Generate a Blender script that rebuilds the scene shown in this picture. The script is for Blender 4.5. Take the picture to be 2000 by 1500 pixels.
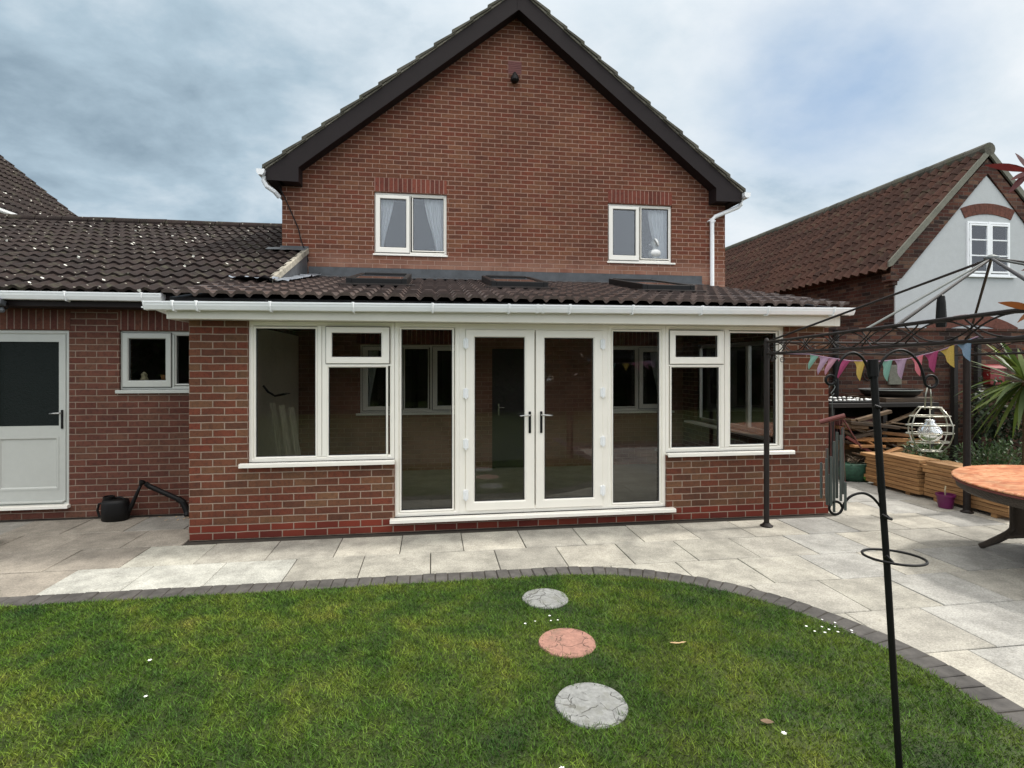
import bpy, bmesh, math, random
import numpy as np
from mathutils import Vector, Matrix, noise
random.seed(7); rng = np.random.default_rng(7)
R = math.radians
scn = bpy.context.scene
for o in list(bpy.data.objects): bpy.data.objects.remove(o)
COL = scn.collection

# ------------------------------------------------------------------ camera
YAW = 8.27
cd = bpy.data.cameras.new('camera'); cam = bpy.data.objects.new('camera', cd); COL.objects.link(cam)
cam.location = (2.444, -5.932, 1.79)
cam.rotation_euler = (R(90), 0, R(-YAW))
cd.sensor_width = 36; cd.lens = 36*1064/2000; cd.shift_y = -38/2000
cd.clip_start = 0.05; cd.clip_end = 1500
scn.camera = cam

# ------------------------------------------------------------------ node helper
class NT:
    def __init__(s, tree): s.t = tree
    def n(s, typ, **kw):
        nd = s.t.nodes.new(typ)
        for k, v in kw.items(): setattr(nd, k, v)
        return nd
    def put(s, sock, v):
        if isinstance(v, bpy.types.NodeSocket): s.t.links.new(v, sock)
        elif v is not None:
            if sock.type in ('RGBA',) and not isinstance(v, (int, float)) and len(v) == 3: v = (*v, 1)
            sock.default_value = v
    def m(s, op, a, b=None, c=None, clamp=False):
        nd = s.n('ShaderNodeMath', operation=op, use_clamp=clamp)
        s.put(nd.inputs[0], a)
        if b is not None: s.put(nd.inputs[1], b)
        if c is not None: s.put(nd.inputs[2], c)
        return nd.outputs[0]
    def mix(s, f, a, b, mode='MIX'):
        nd = s.n('ShaderNodeMix', data_type='RGBA', blend_type=mode)
        s.put(nd.inputs[0], f); s.put(nd.inputs[6], a); s.put(nd.inputs[7], b)
        return nd.outputs[2]
    def rng(s, v, a, b, c=0., d=1., smooth=True):
        nd = s.n('ShaderNodeMapRange'); nd.interpolation_type = 'SMOOTHSTEP' if smooth else 'LINEAR'
        s.put(nd.inputs[0], v)
        for i, x in enumerate((a, b, c, d)): nd.inputs[i+1].default_value = x
        return nd.outputs[0]
    def noise(s, vec, scale, detail=4, rough=.6, dist=0.):
        nd = s.n('ShaderNodeTexNoise'); s.put(nd.inputs['Vector'], vec)
        nd.inputs['Scale'].default_value = scale; nd.inputs['Detail'].default_value = detail
        nd.inputs['Roughness'].default_value = rough; nd.inputs['Distortion'].default_value = dist
        return nd.outputs['Fac']
    def comb(s, x, y, z=0.):
        nd = s.n('ShaderNodeCombineXYZ')
        for i, v in enumerate((x, y, z)): s.put(nd.inputs[i], v)
        return nd.outputs[0]
    def sep(s, v):
        nd = s.n('ShaderNodeSeparateXYZ'); s.put(nd.inputs[0], v); return nd.outputs
    def ramp(s, f, stops, interp='LINEAR'):
        nd = s.n('ShaderNodeValToRGB'); s.put(nd.inputs[0], f); cr = nd.color_ramp; cr.interpolation = interp
        while len(cr.elements) < len(stops): cr.elements.new(.5)
        for e, (p, c) in zip(cr.elements, stops): e.position = p; e.color = (*c, 1)
        return nd.outputs[0]
    def white(s, vec):
        nd = s.n('ShaderNodeTexWhiteNoise', noise_dimensions='3D'); s.put(nd.inputs[0], vec); return nd.outputs['Value']
    def vmul(s, v, k):
        nd = s.n('ShaderNodeVectorMath', operation='MULTIPLY'); s.put(nd.inputs[0], v); nd.inputs[1].default_value = k
        return nd.outputs[0]

def srgb(r, g, b):
    f = lambda c: (c/255/12.92 if c/255 <= .04045 else ((c/255+.055)/1.055)**2.4)
    return (f(r), f(g), f(b))

# ------------------------------------------------------------------ world: sky with broken cloud
SUNV = Vector((2.0, 0.12, 2.35)).normalized()
el = math.asin(SUNV.z); az = math.atan2(SUNV.x, SUNV.y)
w = bpy.data.worlds.new('World'); scn.world = w; w.use_nodes = True
t = NT(w.node_tree); w.node_tree.nodes.clear()
sky = t.n('ShaderNodeTexSky', sky_type='NISHITA', sun_disc=False)
sky.sun_elevation = el; sky.sun_rotation = az
tc = t.n('ShaderNodeTexCoord'); D = tc.outputs['Generated']; dx, dy, dz = t.sep(D)
zc = t.m('ADD', t.m('MAXIMUM', dz, 0.), .34)
P = t.comb(t.m('DIVIDE', dx, zc), t.m('DIVIDE', dy, zc), 0.)
n1 = t.noise(t.vmul(P, (1.0, 1.2, 1)), 1.1, 8, .55, .2)
n2 = t.noise(t.vmul(P, (1, 1.2, 1)), 3.4, 9, .6, .2)
side = t.m('ADD', t.m('MULTIPLY', dx, .9897), t.m('MULTIPLY', dy, -.1435))
def gap(d0, r0, r1):      # a break in the cloud in one direction
    nd = t.n('ShaderNodeVectorMath', operation='DISTANCE'); t.put(nd.inputs[0], D); nd.inputs[1].default_value = d0
    return t.rng(nd.outputs['Value'], r0, r1, 1., 0.)
dens = t.m('ADD', t.m('MULTIPLY', n1, .7), t.m('MULTIPLY', n2, .3))
lum = t.m('ADD', t.m('ADD', t.m('MULTIPLY', t.m('SUBTRACT', dens, .5), 2.4), .68), t.m('MULTIPLY', side, .42))
cloud = t.ramp(lum, [(.0, srgb(112, 132, 148)), (.24, srgb(138, 158, 173)), (.44, srgb(166, 186, 200)),
                     (.66, srgb(203, 215, 224)), (1., srgb(228, 233, 237))])
g = t.m('MULTIPLY', gap((.56, .705, .435), .03, .23), t.rng(n1, .30, .62, 1., .15))
blue = t.mix(.25, srgb(128, 165, 208), t.vmul(sky.outputs[0], (.1, .1, .1)))
vis = t.mix(t.m('MULTIPLY', g, .8), cloud, blue)
# an overcast sky is brightest overhead; boost behind the viewer added to light the facade
up = t.rng(dz, .50, .95, 1., 1.9)
back = t.rng(dy, .25, -.45, 1., 1.75)
k = t.m('MULTIPLY', up, back)
vis = t.mix(t.rng(k, 1.0, 1.6, 0., .85), vis, t.mix(t.rng(dz, .3, .7), (.66, .715, .79), (.80, .775, .735)))   # unseen cloud overhead and behind turned neutral for its light on the facade
bg = t.n('ShaderNodeBackground'); t.put(bg.inputs[0], t.vmul(vis, (10, 10, 10)))
t.put(bg.inputs[1], t.m('MULTIPLY', k, .1))
out = t.n('ShaderNodeOutputWorld'); w.node_tree.links.new(bg.outputs[0], out.inputs[0])

# ------------------------------------------------------------------ sun
sd = bpy.data.lights.new('sun', 'SUN'); so = bpy.data.objects.new('sun', sd); COL.objects.link(so)
sd.energy = 3.2; sd.angle = R(5); sd.color = (1, .965, .90)
so.rotation_euler = (-SUNV).to_track_quat('-Z', 'Y').to_euler()
so.location = (20, 0, 30)
scn.view_settings.view_transform = 'Standard'; scn.view_settings.look = 'None'
scn.view_settings.exposure = 0.22; scn.view_settings.gamma = 1.0
scn.view_settings.use_curve_mapping = False
scn.cycles.max_bounces = 6; scn.cycles.transparent_max_bounces = 12

# ------------------------------------------------------------------ materials
def newmat(name):
    m = bpy.data.materials.new(name); m.use_nodes = True; m.node_tree.nodes.clear()
    t = NT(m.node_tree); o = t.n('ShaderNodeOutputMaterial'); b = t.n('ShaderNodeBsdfPrincipled')
    m.node_tree.links.new(b.outputs[0], o.inputs[0]); geo = t.n('ShaderNodeNewGeometry')
    return m, t, b, geo.outputs['Position'], geo, o
def bump(t, b, h, dist, strength=1.):
    nd = t.n('ShaderNodeBump'); nd.inputs['Strength'].default_value = strength; nd.inputs['Distance'].default_value = dist
    t.put(nd.inputs['Height'], h); t.put(b.inputs['Normal'], nd.outputs[0])
def plain(name, c, rough=.6, metal=0., var=.12, scale=18., bmp=0., spec=.5):
    m, t, b, P, geo, o = newmat(name)
    n = t.noise(P, scale, 5, .65); n2_ = t.noise(P, scale*.13, 3, .6)
    f = t.m('ADD', t.m('MULTIPLY', n, .6), t.m('MULTIPLY', n2_, .4))
    f = t.rng(f, .3, .7, 1-var, 1+var)
    t.put(b.inputs['Base Color'], t.mix(1., c, t.comb(f, f, f), 'MULTIPLY'))
    b.inputs['Roughness'].default_value = rough; b.inputs['Metallic'].default_value = metal
    b.inputs['Specular IOR Level'].default_value = spec
    if bmp: bump(t, b, n, bmp)
    return m
def brickmat(name, pal, mortar, L=.225, H=.075, mw=.0055, vertical=False, irregular=0., zone=None, stain=.25, bloom=False):
    m, t, b, P, geo, o = newmat(name)
    x, y, z = t.sep(P); nx, ny, nz = t.sep(geo.outputs['Normal'])
    isx = t.m('GREATER_THAN', t.m('ABSOLUTE', nx), .6)
    u = t.m('ADD', t.m('MULTIPLY', x, t.m('SUBTRACT', 1., isx)), t.m('MULTIPLY', y, isx)); v = z
    wob = t.m('MULTIPLY', t.m('SUBTRACT', t.noise(P, 7., 2), .5), .010+irregular)
    wob2 = t.m('MULTIPLY', t.m('SUBTRACT', t.noise(P, 90., 3), .5), .0045+irregular*.5)
    u = t.m('ADD', u, wob2); v = t.m('ADD', t.m('ADD', v, wob2), wob)
    if vertical: u, v = v, u
    vr = t.m('DIVIDE', v, H); row = t.m('FLOOR', vr); fv = t.m('FRACT', vr)
    off = t.m('MULTIPLY', t.m('FLOORED_MODULO', row, 2.), 0. if vertical else .5)
    ur = t.m('ADD', t.m('DIVIDE', u, L), off) if not vertical else t.m('ADD', t.m('DIVIDE', u, L), .37)
    colu = t.m('FLOOR', ur); fu = t.m('FRACT', ur)
    du = t.m('MULTIPLY', t.m('MINIMUM', fu, t.m('SUBTRACT', 1., fu)), L)
    dv = t.m('MULTIPLY', t.m('MINIMUM', fv, t.m('SUBTRACT', 1., fv)), H)
    d = dv if vertical else t.m('MINIMUM', du, dv)
    face = t.rng(d, mw-.002, mw+.002)
    if vertical: r = t.white(t.comb(7., row, 3.))
    else: r = t.white(t.comb(colu, row, 1.))
    r = t.m('ADD', t.m('MULTIPLY', r, .86), t.m('MULTIPLY', t.noise(P, 1.3, 2), .14))
    n = len(pal); c = t.ramp(r, [((i+.02)/n, pal[i]) for i in range(n)], 'LINEAR')
    burn = t.noise(P, 22., 5, .7)
    c = t.mix(t.rng(burn, .42, .7, 0., .7), c, t.mix(.55, c, (.02, .016, .015)))
    fine = t.rng(t.noise(P, 160., 3), .3, .7, .8, 1.15)
    c = t.mix(1., c, t.comb(fine, fine, fine), 'MULTIPLY')
    if zone:
        for (z0, z1, pal2) in zone:
            mk = t.m('MULTIPLY', t.m('GREATER_THAN', z, z0), t.m('LESS_THAN', z, z1))
            c2 = t.ramp(r, [(.1, pal2[0]), (.9, pal2[1])])
            c = t.mix(mk, c, c2)
    if bloom:
        bl = t.m('MULTIPLY', t.rng(z, 3.36, 3.72, .6, 0.), t.rng(t.noise(P, 2.2, 4), .3, .6, .45, 1.))
        c = t.mix(bl, c, S(168,130,112))
    big = t.rng(t.noise(P, .8, 4), .3, .7, 1-stain, 1+stain*.6)
    mo = t.mix(t.noise(P, 40., 4), mortar, t.mix(.5, mortar, (.12, .1, .09)))
    c = t.mix(face, mo, c); c = t.mix(1., c, t.comb(big, big, big), 'MULTIPLY')
    t.put(b.inputs['Base Color'], c); b.inputs['Roughness'].default_value = .9
    b.inputs['Specular IOR Level'].default_value = .25
    bump(t, b, t.m('ADD', face, t.m('MULTIPLY', fine, .25)), .006, .9)
    return m
S = srgb
M = {}
M['brick_house'] = brickmat('house_brick', [S(98,60,45), S(108,66,49), S(116,73,53), S(114,63,47), S(102,63,47), S(124,82,60), S(96,59,46), S(110,63,47)], S(176,142,124), mw=.0056, stain=.1, bloom=True)
M['soldier'] = brickmat('soldier_brick', [S(112,60,50), S(124,68,56), S(130,72,58), S(104,58,48)], S(176,140,124), vertical=True)
M['brick_wing'] = brickmat('wing_brick', [S(90,55,46), S(100,62,52), S(108,68,56), S(96,56,46), S(106,72,58)], S(150,128,112))
M['soldier_wing'] = brickmat('wing_soldier_brick', [S(94,58,50), S(108,66,54), S(112,72,58), S(98,58,50)], S(158,134,120), vertical=True)
M['brick_new'] = brickmat('extension_brick', [S(98,62,47), S(110,60,45), S(108,70,52), S(116,60,45), S(120,88,64), S(100,59,45), S(92,61,47), S(113,65,48), S(106,75,55)], S(168,146,128), mw=.0056,
      zone=[(-1, .1515, (S(120,54,40), S(98,44,36)))])
M['brick_old'] = brickmat('old_brick', [S(62,38,33), S(80,46,37), S(92,58,46), S(58,38,33), S(112,84,68), S(76,42,34), S(50,36,32)], S(84,72,64), irregular=.02, mw=.006, stain=.4)
M['brick_plain_old'] = brickmat('arch_brick', [S(150,70,48), S(132,62,46), S(160,84,60), S(120,58,44)], S(120,90,76), vertical=True, H=.08)
M['upvc'] = plain('cream_white_upvc', S(240,236,226), .35, var=.03, scale=3)
M['gutter'] = plain('white_gutter_plastic', S(240,242,243), .3, var=.05, scale=2.5)
M['fascia'] = plain('cream_fascia', S(218,214,202), .4, var=.04, scale=3)
M['seal'] = plain('dark_gasket', S(30,30,30), .7)
M['barge'] = plain('dark_brown_board', S(34,27,27), .55, var=.12, scale=5, spec=.2)
M['black'] = plain('black_metal', S(17,16,16), .5, var=.2, bmp=.001, spec=.25)
M['bronze'] = plain('dark_bronze_metal', S(34,29,27), .5, var=.25, scale=12, bmp=.001, spec=.25)
M['chrome'] = plain('polished_metal', S(190,190,188), .22, metal=1.)
M['steel'] = plain('grey_steel_tube', S(104,108,106), .4, metal=.6)
M['lead'] = plain('lead_sheet', S(74,77,80), .55, metal=.1, var=.35, scale=6, bmp=.004)
M['leadbright'] = plain('new_lead', S(140,147,156), .4, metal=.4, var=.4, scale=9, bmp=.01)
M['mortar'] = plain('verge_mortar', S(140,135,122), .9, var=.5, scale=16, bmp=.01)
M['render'] = plain('grey_white_render', S(184,187,188), .92, var=.06, scale=60, bmp=.003)
M['plaster'] = plain('plaster', S(206,198,180), .9, var=.08)
M['ceiling'] = plain('ceiling_white', S(200,196,188), .9, var=.04)
M['screed'] = plain('concrete_floor', S(150,146,130), .55, var=.25, scale=3)
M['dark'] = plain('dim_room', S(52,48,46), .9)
M['darkdoor'] = plain('dark_door', S(34,28,28), .4)
M['stone'] = plain('grey_stone', S(112,111,100), .9, var=.25, scale=30, bmp=.004)
M['curtain'] = plain('net_curtain', S(225,228,235), .9, var=.05)
M['plasterwhite'] = plain('white_plaster', S(235,235,232), .5, var=.04)
M['soil'] = plain('soil', S(78,64,50), .95, var=.4, scale=12, bmp=.02)
M['shadedwhite'] = plain('shade_toned_white', S(186,188,182), .42, var=.03)  # white of wing door and window darkened to stand in for recess shade
M['purple'] = plain('purple_plastic', S(98,24,76), .4)
M['greyplastic'] = plain('grey_plastic', S(84,88,92), .4)
M['twig'] = plain('pale_twig', S(170,160,130), .8)
M['wicker'] = None
def rooftile(name, c1, c2, spots=0., rough=.75, cell=.33, moss=0.):
    m, t, b, P, geo, o = newmat(name); x, y, z = t.sep(P)
    r = t.white(t.comb(t.m('FLOOR', t.m('DIVIDE', x, cell)), t.m('FLOOR', t.m('DIVIDE', t.m('ADD', y, z), .36)), 0.))
    c = t.mix(r, c1, c2)
    fine = t.rng(t.noise(P, 45., 5, .7), .3, .7, .72, 1.2)
    c = t.mix(1., c, t.comb(fine, fine, fine), 'MULTIPLY')
    if moss: c = t.mix(t.rng(t.noise(P, 5., 6, .7), .52, .7, 0., moss), c, S(96,98,76))
    if spots:
        v = t.n('ShaderNodeTexVoronoi'); t.put(v.inputs['Vector'], t.vmul(P, (1, 1.1, 1))); v.inputs['Scale'].default_value = 8.5
        wn = t.white(v.outputs['Position'])
        big = t.noise(P, 60., 2)
        mk = t.m('MULTIPLY', t.m('LESS_THAN', t.m('ADD', v.outputs['Distance'], t.m('MULTIPLY', big, .16)), .235), t.m('GREATER_THAN', wn, 1-spots))
        c = t.mix(mk, c, S(214,214,204))
        v2 = t.n('ShaderNodeTexVoronoi'); t.put(v2.inputs['Vector'], P); v2.inputs['Scale'].default_value = 24
        w2 = t.white(v2.outputs['Position'])
        mk2 = t.m('MULTIPLY', t.m('LESS_THAN', v2.outputs['Distance'], .3), t.m('GREATER_THAN', w2, 1-spots*.35))
        c = t.mix(t.m('MULTIPLY', mk2, .7), c, S(160,156,144))
    t.put(b.inputs['Base Color'], c); b.inputs['Roughness'].default_value = rough; b.inputs['Specular IOR Level'].default_value = .5 if rough < .5 else .2
    bump(t, b, t.noise(P, 130., 3), .003)
    return m
M['tile_old'] = rooftile('weathered_brown_tile', S(34,26,24), S(45,35,32), spots=.17, rough=.8, moss=.3)
M['tile_new'] = rooftile('new_brown_tile', S(66,55,51), S(86,73,68), rough=.38)
M['tile_main'] = rooftile('main_roof_tile', S(80,78,70), S(104,101,92), rough=.9, moss=.6)
M['pantile'] = rooftile('red_pantile', S(58,40,34), S(78,53,44), rough=.85, cell=.235, moss=.3)
def slabmat():
    m, t, b, P, geo, o = newmat('paving_slab')
    a = t.n('ShaderNodeAttribute'); a.attribute_name = 'col'
    n = t.noise(P, 3.5, 8, .72); f = t.rng(n, .28, .72, .66, 1.2)
    sp = t.rng(t.noise(P, 75., 5, .8), .3, .7, .68, 1.28)
    c = t.mix(1., a.outputs['Color'], t.comb(f, f, f), 'MULTIPLY'); c = t.mix(1., c, t.comb(sp, sp, sp), 'MULTIPLY')
    c = t.mix(t.rng(t.noise(P, 9., 7, .8), .54, .72, 0., .65), c, S(104,99,86))
    t.put(b.inputs['Base Color'], c); b.inputs['Roughness'].default_value = .8
    bump(t, b, t.noise(P, 38., 6, .7), .004)
    return m
M['slab'] = slabmat()
M['paver'] = plain('charcoal_block', S(74,71,68), .9, var=.45, scale=9, bmp=.006)
M['grit'] = plain('joint_grit', S(52,47,40), .95, var=.3, scale=30, bmp=.004)
def stonemat(name, c):
    m, t, b, P, geo, o = newmat(name)
    v = t.n('ShaderNodeTexVoronoi', feature='DISTANCE_TO_EDGE'); t.put(v.inputs['Vector'], t.vmul(P, (1, .62, 0)))
    nd = t.n('ShaderNodeVectorMath', operation='ADD'); t.put(nd.inputs[0], t.vmul(P, (1, 1, 0)))
    nz = t.n('ShaderNodeTexNoise'); t.put(nz.inputs['Vector'], P); nz.inputs['Scale'].default_value = 9
    t.put(nd.inputs[1], t.vmul(nz.outputs['Color'], (.16, .16, 0))); t.put(v.inputs['Vector'], nd.outputs[0]); v.inputs['Scale'].default_value = 7.5
    brk = t.rng(t.noise(P, 13., 2), .42, .55, 0., 1.)
    crack = t.m('MULTIPLY', t.rng(v.outputs['Distance'], .004, .018, 1., 0.), brk)
    f = t.rng(t.noise(P, 30., 6, .7), .3, .7, .74, 1.12)
    cc = t.mix(1., c, t.comb(f, f, f), 'MULTIPLY'); cc = t.mix(t.m('MULTIPLY', crack, .5), cc, S(70,64,54)); cc = t.mix(t.rng(t.noise(P, 7., 6, .75), .5, .7, 0., .45), cc, S(92,92,76))
    t.put(b.inputs['Base Color'], cc); b.inputs['Roughness'].default_value = .85
    bump(t, b, t.m('SUBTRACT', t.m('MULTIPLY', t.noise(P, 26., 5), .4), crack), .012)
    return m
M['step_grey'] = stonemat('grey_cast_stone', S(132,133,131)); M['step_pink'] = stonemat('terracotta_cast_stone', S(152,112,98))
def grassmat(name, blade):
    m, t, b, P, geo, o = newmat(name)
    a = t.noise(P, 1.35, 4, .6); c2 = t.noise(P, 5.5, 4, .65)
    f = t.m('ADD', t.m('MULTIPLY', a, .6), t.m('MULTIPLY', c2, .4))
    c = t.ramp(f, [(.34, S(42,74,25)), (.47, S(72,102,30)), (.59, S(100,118,40)), (.72, S(132,130,58))])
    h = t.m('ADD', t.m('MULTIPLY', t.n('ShaderNodeNewGeometry').outputs['Random Per Island'], .6), t.m('MULTIPLY', t.noise(P, 60., 3, .8), .4)) if blade else t.noise(P, 60., 3)
    g2 = t.rng(h, .25, .75, .3, 1.75)
    c = t.mix(1., c, t.comb(g2, g2, t.m('MULTIPLY', g2, .9)), 'MULTIPLY')
    c = t.mix(t.rng(t.noise(P, 4.3, 5, .7), .66, .76, 0., .5), c, S(124,106,62))
    if not blade: c = t.mix(.75, c, S(34,34,16))
    t.put(b.inputs['Base Color'], c); b.inputs['Roughness'].default_value = .6
    b.inputs['Specular IOR Level'].default_value = .3
    if blade:
        tr = t.n('ShaderNodeBsdfTranslucent'); t.put(tr.inputs[0], c)
        mx = t.n('ShaderNodeMixShader'); mx.inputs[0].default_value = .3
        t.t.links.new(b.outputs[0], mx.inputs[1]); t.t.links.new(tr.outputs[0], mx.inputs[2]); t.t.links.new(mx.outputs[0], o.inputs[0])
    return m
M['grass'] = grassmat('grass_blade', True); M['turf'] = grassmat('turf', False)
def leafmat(name, c1, c2, trans=.3, rough=.5):
    m, t, b, P, geo, o = newmat(name)
    r = t.n('ShaderNodeNewGeometry').outputs['Random Per Island']
    c = t.mix(r, c1, c2); t.put(b.inputs['Base Color'], c); b.inputs['Roughness'].default_value = rough
    tr = t.n('ShaderNodeBsdfTranslucent'); t.put(tr.inputs[0], c)
    mx = t.n('ShaderNodeMixShader'); mx.inputs[0].default_value = trans
    t.t.links.new(b.outputs[0], mx.inputs[1]); t.t.links.new(tr.outputs[0], mx.inputs[2]); t.t.links.new(mx.outputs[0], o.inputs[0])
    return m
M['leaf'] = leafmat('hedge_leaf', S(40,62,30), S(70,92,44)); M['ivy'] = leafmat('ivy_leaf', S(30,44,26), S(52,66,40))
M['herb'] = leafmat('border_leaf', S(44,66,36), S(78,100,56)); M['yucca'] = leafmat('cordyline_leaf', S(58,78,36), S(110,124,54))
M['photinia'] = leafmat('red_leaf', S(112,34,36), S(84,42,40), .4, .35); M['photiniabrown'] = leafmat('bronze_leaf', S(150,92,44), S(120,64,40), .4, .35)
M['daisy'] = plain('white_petal', S(240,240,236), .7)
M['deadleaf'] = plain('dead_leaf', S(190,160,120), .8)
def woodmat(name, c1, c2, axis=1, scale=22.):
    m, t, b, P, geo, o = newmat(name)
    s = [1, 1, 1]; s[axis] = .08
    n = t.noise(t.vmul(P, tuple(s)), scale*2, 5, .6, .4); r = t.n('ShaderNodeObjectInfo').outputs['Random']
    c = t.mix(t.rng(n, .3, .7), c1, c2); k = t.rng(r, 0, 1, .78, 1.12)
    c = t.mix(1., c, t.comb(k, k, k), 'MULTIPLY')
    t.put(b.inputs['Base Color'], c); b.inputs['Roughness'].default_value = .7
    bump(t, b, n, .002); return m
M['timber'] = woodmat('sawn_timber', S(176,136,90), S(134,98,62)); M['oldwood'] = woodmat('weathered_wood', S(120,98,74), S(84,68,52), 0)
M['logwood'] = woodmat('split_log', S(176,126,74), S(128,88,54), 0); M['greywood'] = woodmat('grey_board', S(206,196,172), S(176,166,146), 2)
M['darkwood2'] = woodmat('aged_wood', S(84,66,48), S(58,46,36), 0); M['darkwood'] = woodmat('dark_stained_wood', S(34,27,23), S(24,19,17), 2); M['redwood'] = plain('red_brown_wood', S(102,50,45), .55)
def tablemat():
    m, t, b, P, geo, o = newmat('table_stone_top')
    n = t.noise(t.vmul(P, (1, 2.2, 1)), 4.5, 6, .65, 1.2)
    c = t.ramp(n, [(.3, S(150,80,54)), (.46, S(184,114,76)), (.56, S(204,154,114)), (.64, S(174,102,70)), (.8, S(140,72,52))])
    x, y, z = t.sep(P); ang = t.m('ARCTAN2', t.m('SUBTRACT', y, -2.05), t.m('SUBTRACT', x, 8.15)); rad = t.m('POWER', t.m('ADD', t.m('POWER', t.m('SUBTRACT', x, 8.15), 2.), t.m('POWER', t.m('SUBTRACT', y, -2.05), 2.)), .5)
    j1 = t.m('LESS_THAN', t.m('ABSOLUTE', t.m('SUBTRACT', t.m('FRACT', t.m('ADD', t.m('MULTIPLY', ang, 2.546), .5)), .5)), .02)
    j2 = t.m('LESS_THAN', t.m('ABSOLUTE', t.m('SUBTRACT', t.m('FRACT', t.m('MULTIPLY', rad, 3.1)), .5)), .018)
    c = t.mix(t.m('MULTIPLY', j1, .55), c, S(96,56,40))
    t.put(b.inputs['Base Color'], c); b.inputs['Roughness'].default_value = .4; return m
M['tabletop'] = tablemat()
def wicker():
    m, t, b, P, geo, o = newmat('brown_wicker'); x, y, z = t.sep(P)
    a = t.m('SINE', t.m('MULTIPLY', z, 520.)); c = t.m('SINE', t.m('MULTIPLY', t.m('ADD', x, y), 260.))
    h = t.m('MULTIPLY', a, c); t.put(b.inputs['Base Color'], t.mix(t.rng(h, -.6, .6), S(48,40,34), S(86,74,62)))
    b.inputs['Roughness'].default_value = .55; bump(t, b, h, .004); return m
M['wicker'] = wicker()
def flagmat(name, c):
    m, t, b, P, geo, o = newmat(name)
    n = t.rng(t.noise(P, 260., 3), .3, .7, .85, 1.12); t.put(b.inputs['Base Color'], t.mix(1., c, t.comb(n, n, n), 'MULTIPLY'))
    b.inputs['Roughness'].default_value = .9; return m
FL = dict(green=flagmat('green_felt', S(134,178,162)), lilac=flagmat('lilac_felt', S(188,154,180)), pink=flagmat('pink_felt', S(200,144,164)),
          magenta=flagmat('magenta_felt', S(172,66,112)), yellow=flagmat('yellow_felt', S(206,172,86)), blue=flagmat('blue_felt', S(134,156,180)),
          coral=flagmat('coral_felt', S(224,124,136)))
def glassmat(name, ior, tint=.9):
    m = bpy.data.materials.new(name); m.use_nodes = True; m.node_tree.nodes.clear(); t = NT(m.node_tree)
    o = t.n('ShaderNodeOutputMaterial'); tr = t.n('ShaderNodeBsdfTransparent'); tr.inputs[0].default_value = (tint, tint, tint*.98, 1)
    gl = t.n('ShaderNodeBsdfGlossy'); gl.inputs['Roughness'].default_value = .004; gl.inputs[0].default_value = (.95, .97, 1, 1)
    fr = t.n('ShaderNodeFresnel'); fr.inputs[0].default_value = ior
    mx = t.n('ShaderNodeMixShader'); L = m.node_tree.links
    L.new(fr.outputs[0], mx.inputs[0]); L.new(tr.outputs[0], mx.inputs[1]); L.new(gl.outputs[0], mx.inputs[2]); L.new(mx.outputs[0], o.inputs[0])
    return m
M['glass'] = glassmat('window_glass', 1.5, .95); M['glass_up'] = glassmat('reflective_glass', 1.75, .97)
def obscure():
    m, t, b, P, geo, o = newmat('obscure_glass')
    b.inputs['Base Color'].default_value = (.012, .016, .015, 1); b.inputs['Roughness'].default_value = .25; b.inputs['Specular IOR Level'].default_value = .08
    bump(t, b, t.noise(P, 70., 3, .6), .01); return m
M['obscure'] = obscure()

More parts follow.
